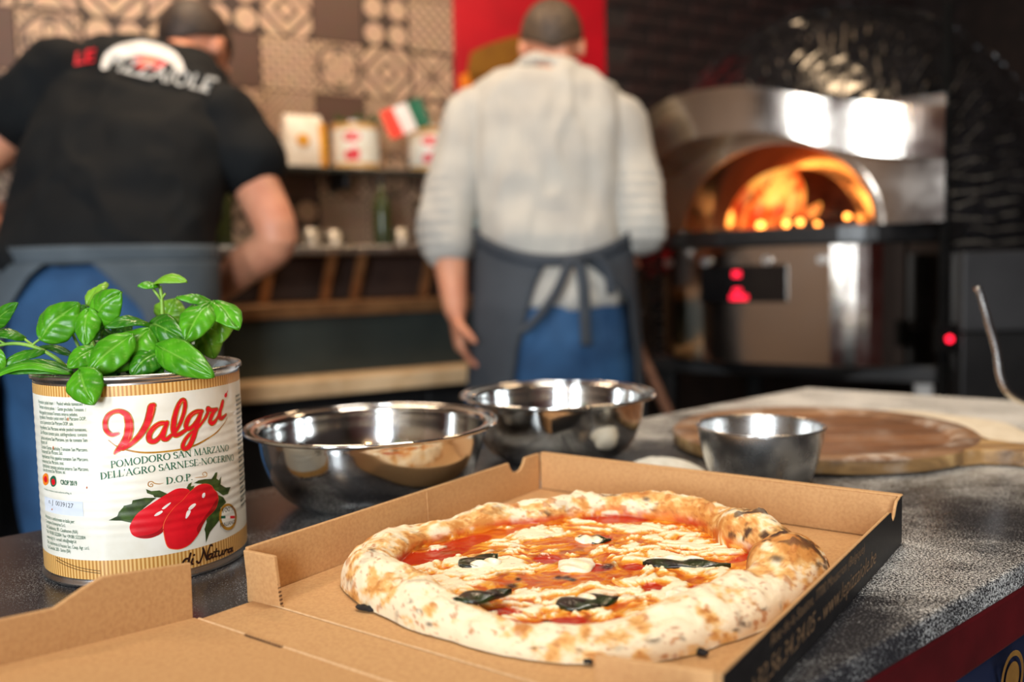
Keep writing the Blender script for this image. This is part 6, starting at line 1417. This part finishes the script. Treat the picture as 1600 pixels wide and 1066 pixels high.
limb(mb, [sAL, sAL.lerp(eAL, .5), eAL, eAL.lerp(wAL, .45), wAL], (.058, .054, .046, .044, .029)); limb(mb, [sAR, sAR.lerp(eAR, .5), eAR, eAR.lerp(wAR, .45), wAR], (.056, .051, .045, .044, .029))
mb.tube([W(280, 105, 2.19), hA + RA @ Vector((0, -.01, -.05))], [.060, .056], 16); head(mb, hA, RA)
hand(mb, wAL, (0.25, 0.9, -0.05), (0, 0, -1), 1, 0.3); hand(mb, wAR, (wAR - eAR), (0, 0, -1), -1, 0.3)
hips = [(pA.x - .09, 1.85, .86), (pA.x + .09, 1.85, .86)]; kn = [(pA.x - .10, 1.83, .48), (pA.x + .105, 1.83, .48)]; ank = [(pA.x - .11, 1.80, .09), (pA.x + .12, 1.80, .09)]
legs(mb, hips, kn, ank, (.088, .072, .052, .045))
for a in ank: limb(mb, [a, Vector(a) + Vector((0, .06, -.045)), Vector(a) + Vector((0, .15, -.06))], (.042, .036, .022), 3)
bodyA = remeshed(mb, 0.006, 5); link('body', bodyA, M_skin, A_, smooth=True)
eyes(hA, RA, A_); hair_cap(hA, RA, A_, M_hair)
mb = MB(); torso(mb, rA[3:8] + [(240, 108, 2.105, .150, .094), (252, 86, 2.15, .105, .076), (266, 74, 2.19, .072, .060)], 0.014, tilt=ti[3:8] + [ti[7], ti[8], ti[8]])
mb.loft([ellring(W(px, py, Y), hw + 0.02, hd + 0.02, ti[k + 3], None, 26, 2.3) for k, (px, py, Y, hw, hd) in enumerate(rA[3:8])])
mb.loft([ellring(W(px, py, Y), hw, hd, ti[k + 3], None, 26, 2.3) for k, (px, py, Y, hw, hd) in enumerate(((174, 412, 1.85, .194, .14), (180, 360, 1.875, .192, .14), (196, 285, 1.94, .198, .142), (214, 210, 2.005, .205, .14)))])
limb(mb, [sAL, sAL.lerp(eAL, .22), sAL.lerp(eAL, .42)], (.078, .082, .084)); limb(mb, [sAR, sAR.lerp(eAR, .18), sAR.lerp(eAR, .34)], (.070, .070, .070))
tee = remeshed(mb, 0.007, 14); wrinkle(tee, 0.045, 7, 13, (1.2, 1, 0.6)); teo = link('t_shirt', tee, M_tee, A_, smooth=True)
mb = MB(); torso(mb, [(165, 680, 1.85, .12, .08), (165, 650, 1.85, .165, .115)] + rA[1:4], 0.004, lo=700); legs(mb, hips, kn, ank, (.116, .094, .070, .066)); je = remeshed(mb, 0.008, 18); wrinkle(je, 0.008, 12, 27); link('jeans', je, M_jean, A_, smooth=True)
for a in ank: shoe(Vector(a) + Vector((0, .03, 0)), A_)
skA = [(174, 412, 1.845, .196, .142), (172, 430, 1.842, .198, .146), (169, 480, 1.838, .202, .150), (167, 560, 1.84, .206, .154), (167, 680, 1.84, .210, .158), (167, 850, 1.84, .214, .160)]
apron_skirt(skA, 'apron', M_apronl, A_, 0.014, [8, 16, 34, 44, 48, 50], [16, 24, 38, 44, 48, 48], seed=4)
cA = W(174, 400, 1.85); band(lambda a, z: cA + Vector((.208*math.cos(a), .154*math.sin(a), z)), 'apron_strap', M_apronl, A_, 0.017)
# print on the back
dg = bpy.context.evaluated_depsgraph_get(); dg.update()
off = root_loc(teo); tv = [Vector(v.co) + off for v in tee.vertices]; bvh = BVHTree.FromPolygons(tv, [tuple(p.vertices) for p in tee.polygons])
def on_tee(px, py, lift=0.003):
    d = ray(px, py).normalized(); h_, nn, ii, dd = bvh.ray_cast(CAM, d)
    if h_ is None: h_ = W(px, py, 2.02); nn = Vector((0, -1, 0))
    return h_ + nn*lift
M_pr = mat('red_shirt_print', srgb(224, 24, 44), 0.6, var=(srgb(210, 20, 38), 30, 0.4, 0.6)); M_pg = mat('grey_shirt_print', srgb(170, 174, 176), 0.6, var=(srgb(150, 154, 156), 30, 0.4, 0.6)); M_pw = mat('white_shirt_print', srgb(224, 222, 220), 0.6, var=(srgb(206, 204, 202), 30, 0.4, 0.6)); M_po = mat('orange_shirt_print', srgb(250, 110, 50), 0.6, var=(srgb(240, 90, 40), 30, 0.4, 0.6))
def tee_text(txt, p0, p1, hpx, m, lift=0.004, bold=0.0):
    v, f = text2d(txt, 1.0, 1.0, 0.2, bold); wmax = max(a for a, _ in v); v, f = fine(v, f, 0.6)
    ex = Vector((p1[0] - p0[0], p1[1] - p0[1])); ey = Vector((ex.y, -ex.x)).normalized()*hpx
    mb = MB(); mb.add([on_tee(p0[0] + ex.x*a/wmax + ey.x*b_, p0[1] + ex.y*a/wmax + ey.y*b_, lift) for a, b_ in v], f); link('back_lettering', mb.mesh('back_lettering'), m, A_)
tee_text('LE', (114, 103), (154, 97), 19, M_pr, bold=0.03); tee_text('PIZZAIOLE', (163, 110), (332, 150), 25, M_pg, lift=0.007, bold=0.02)
v, f = stroke2d([(163, 106), (172, 92), (192, 82), (224, 77), (258, 86), (276, 100), (284, 116)], [10, 18, 22, 22, 20, 16, 10], 5)
mb = MB(); mb.add([on_tee(a, b_, 0.004) for a, b_ in v], f); link('back_emblem', mb.mesh('back_emblem'), M_pw, A_)
for cx_, cy_, rx_, ry_, m_, lf in ((233, 99, 27, 12, M_pr, 0.0035), (230, 100, 14, 7, M_po, 0.005)):
    v, f = fine([(cx_ + rx_*math.cos(2*PI*i/20), cy_ + ry_*math.sin(2*PI*i/20)) for i in range(20)], [tuple(range(20))], 10); mb = MB(); mb.add([on_tee(a, b_, lf) for a, b_ in v], f); link('back_emblem', mb.mesh('back_emblem'), m_, A_)
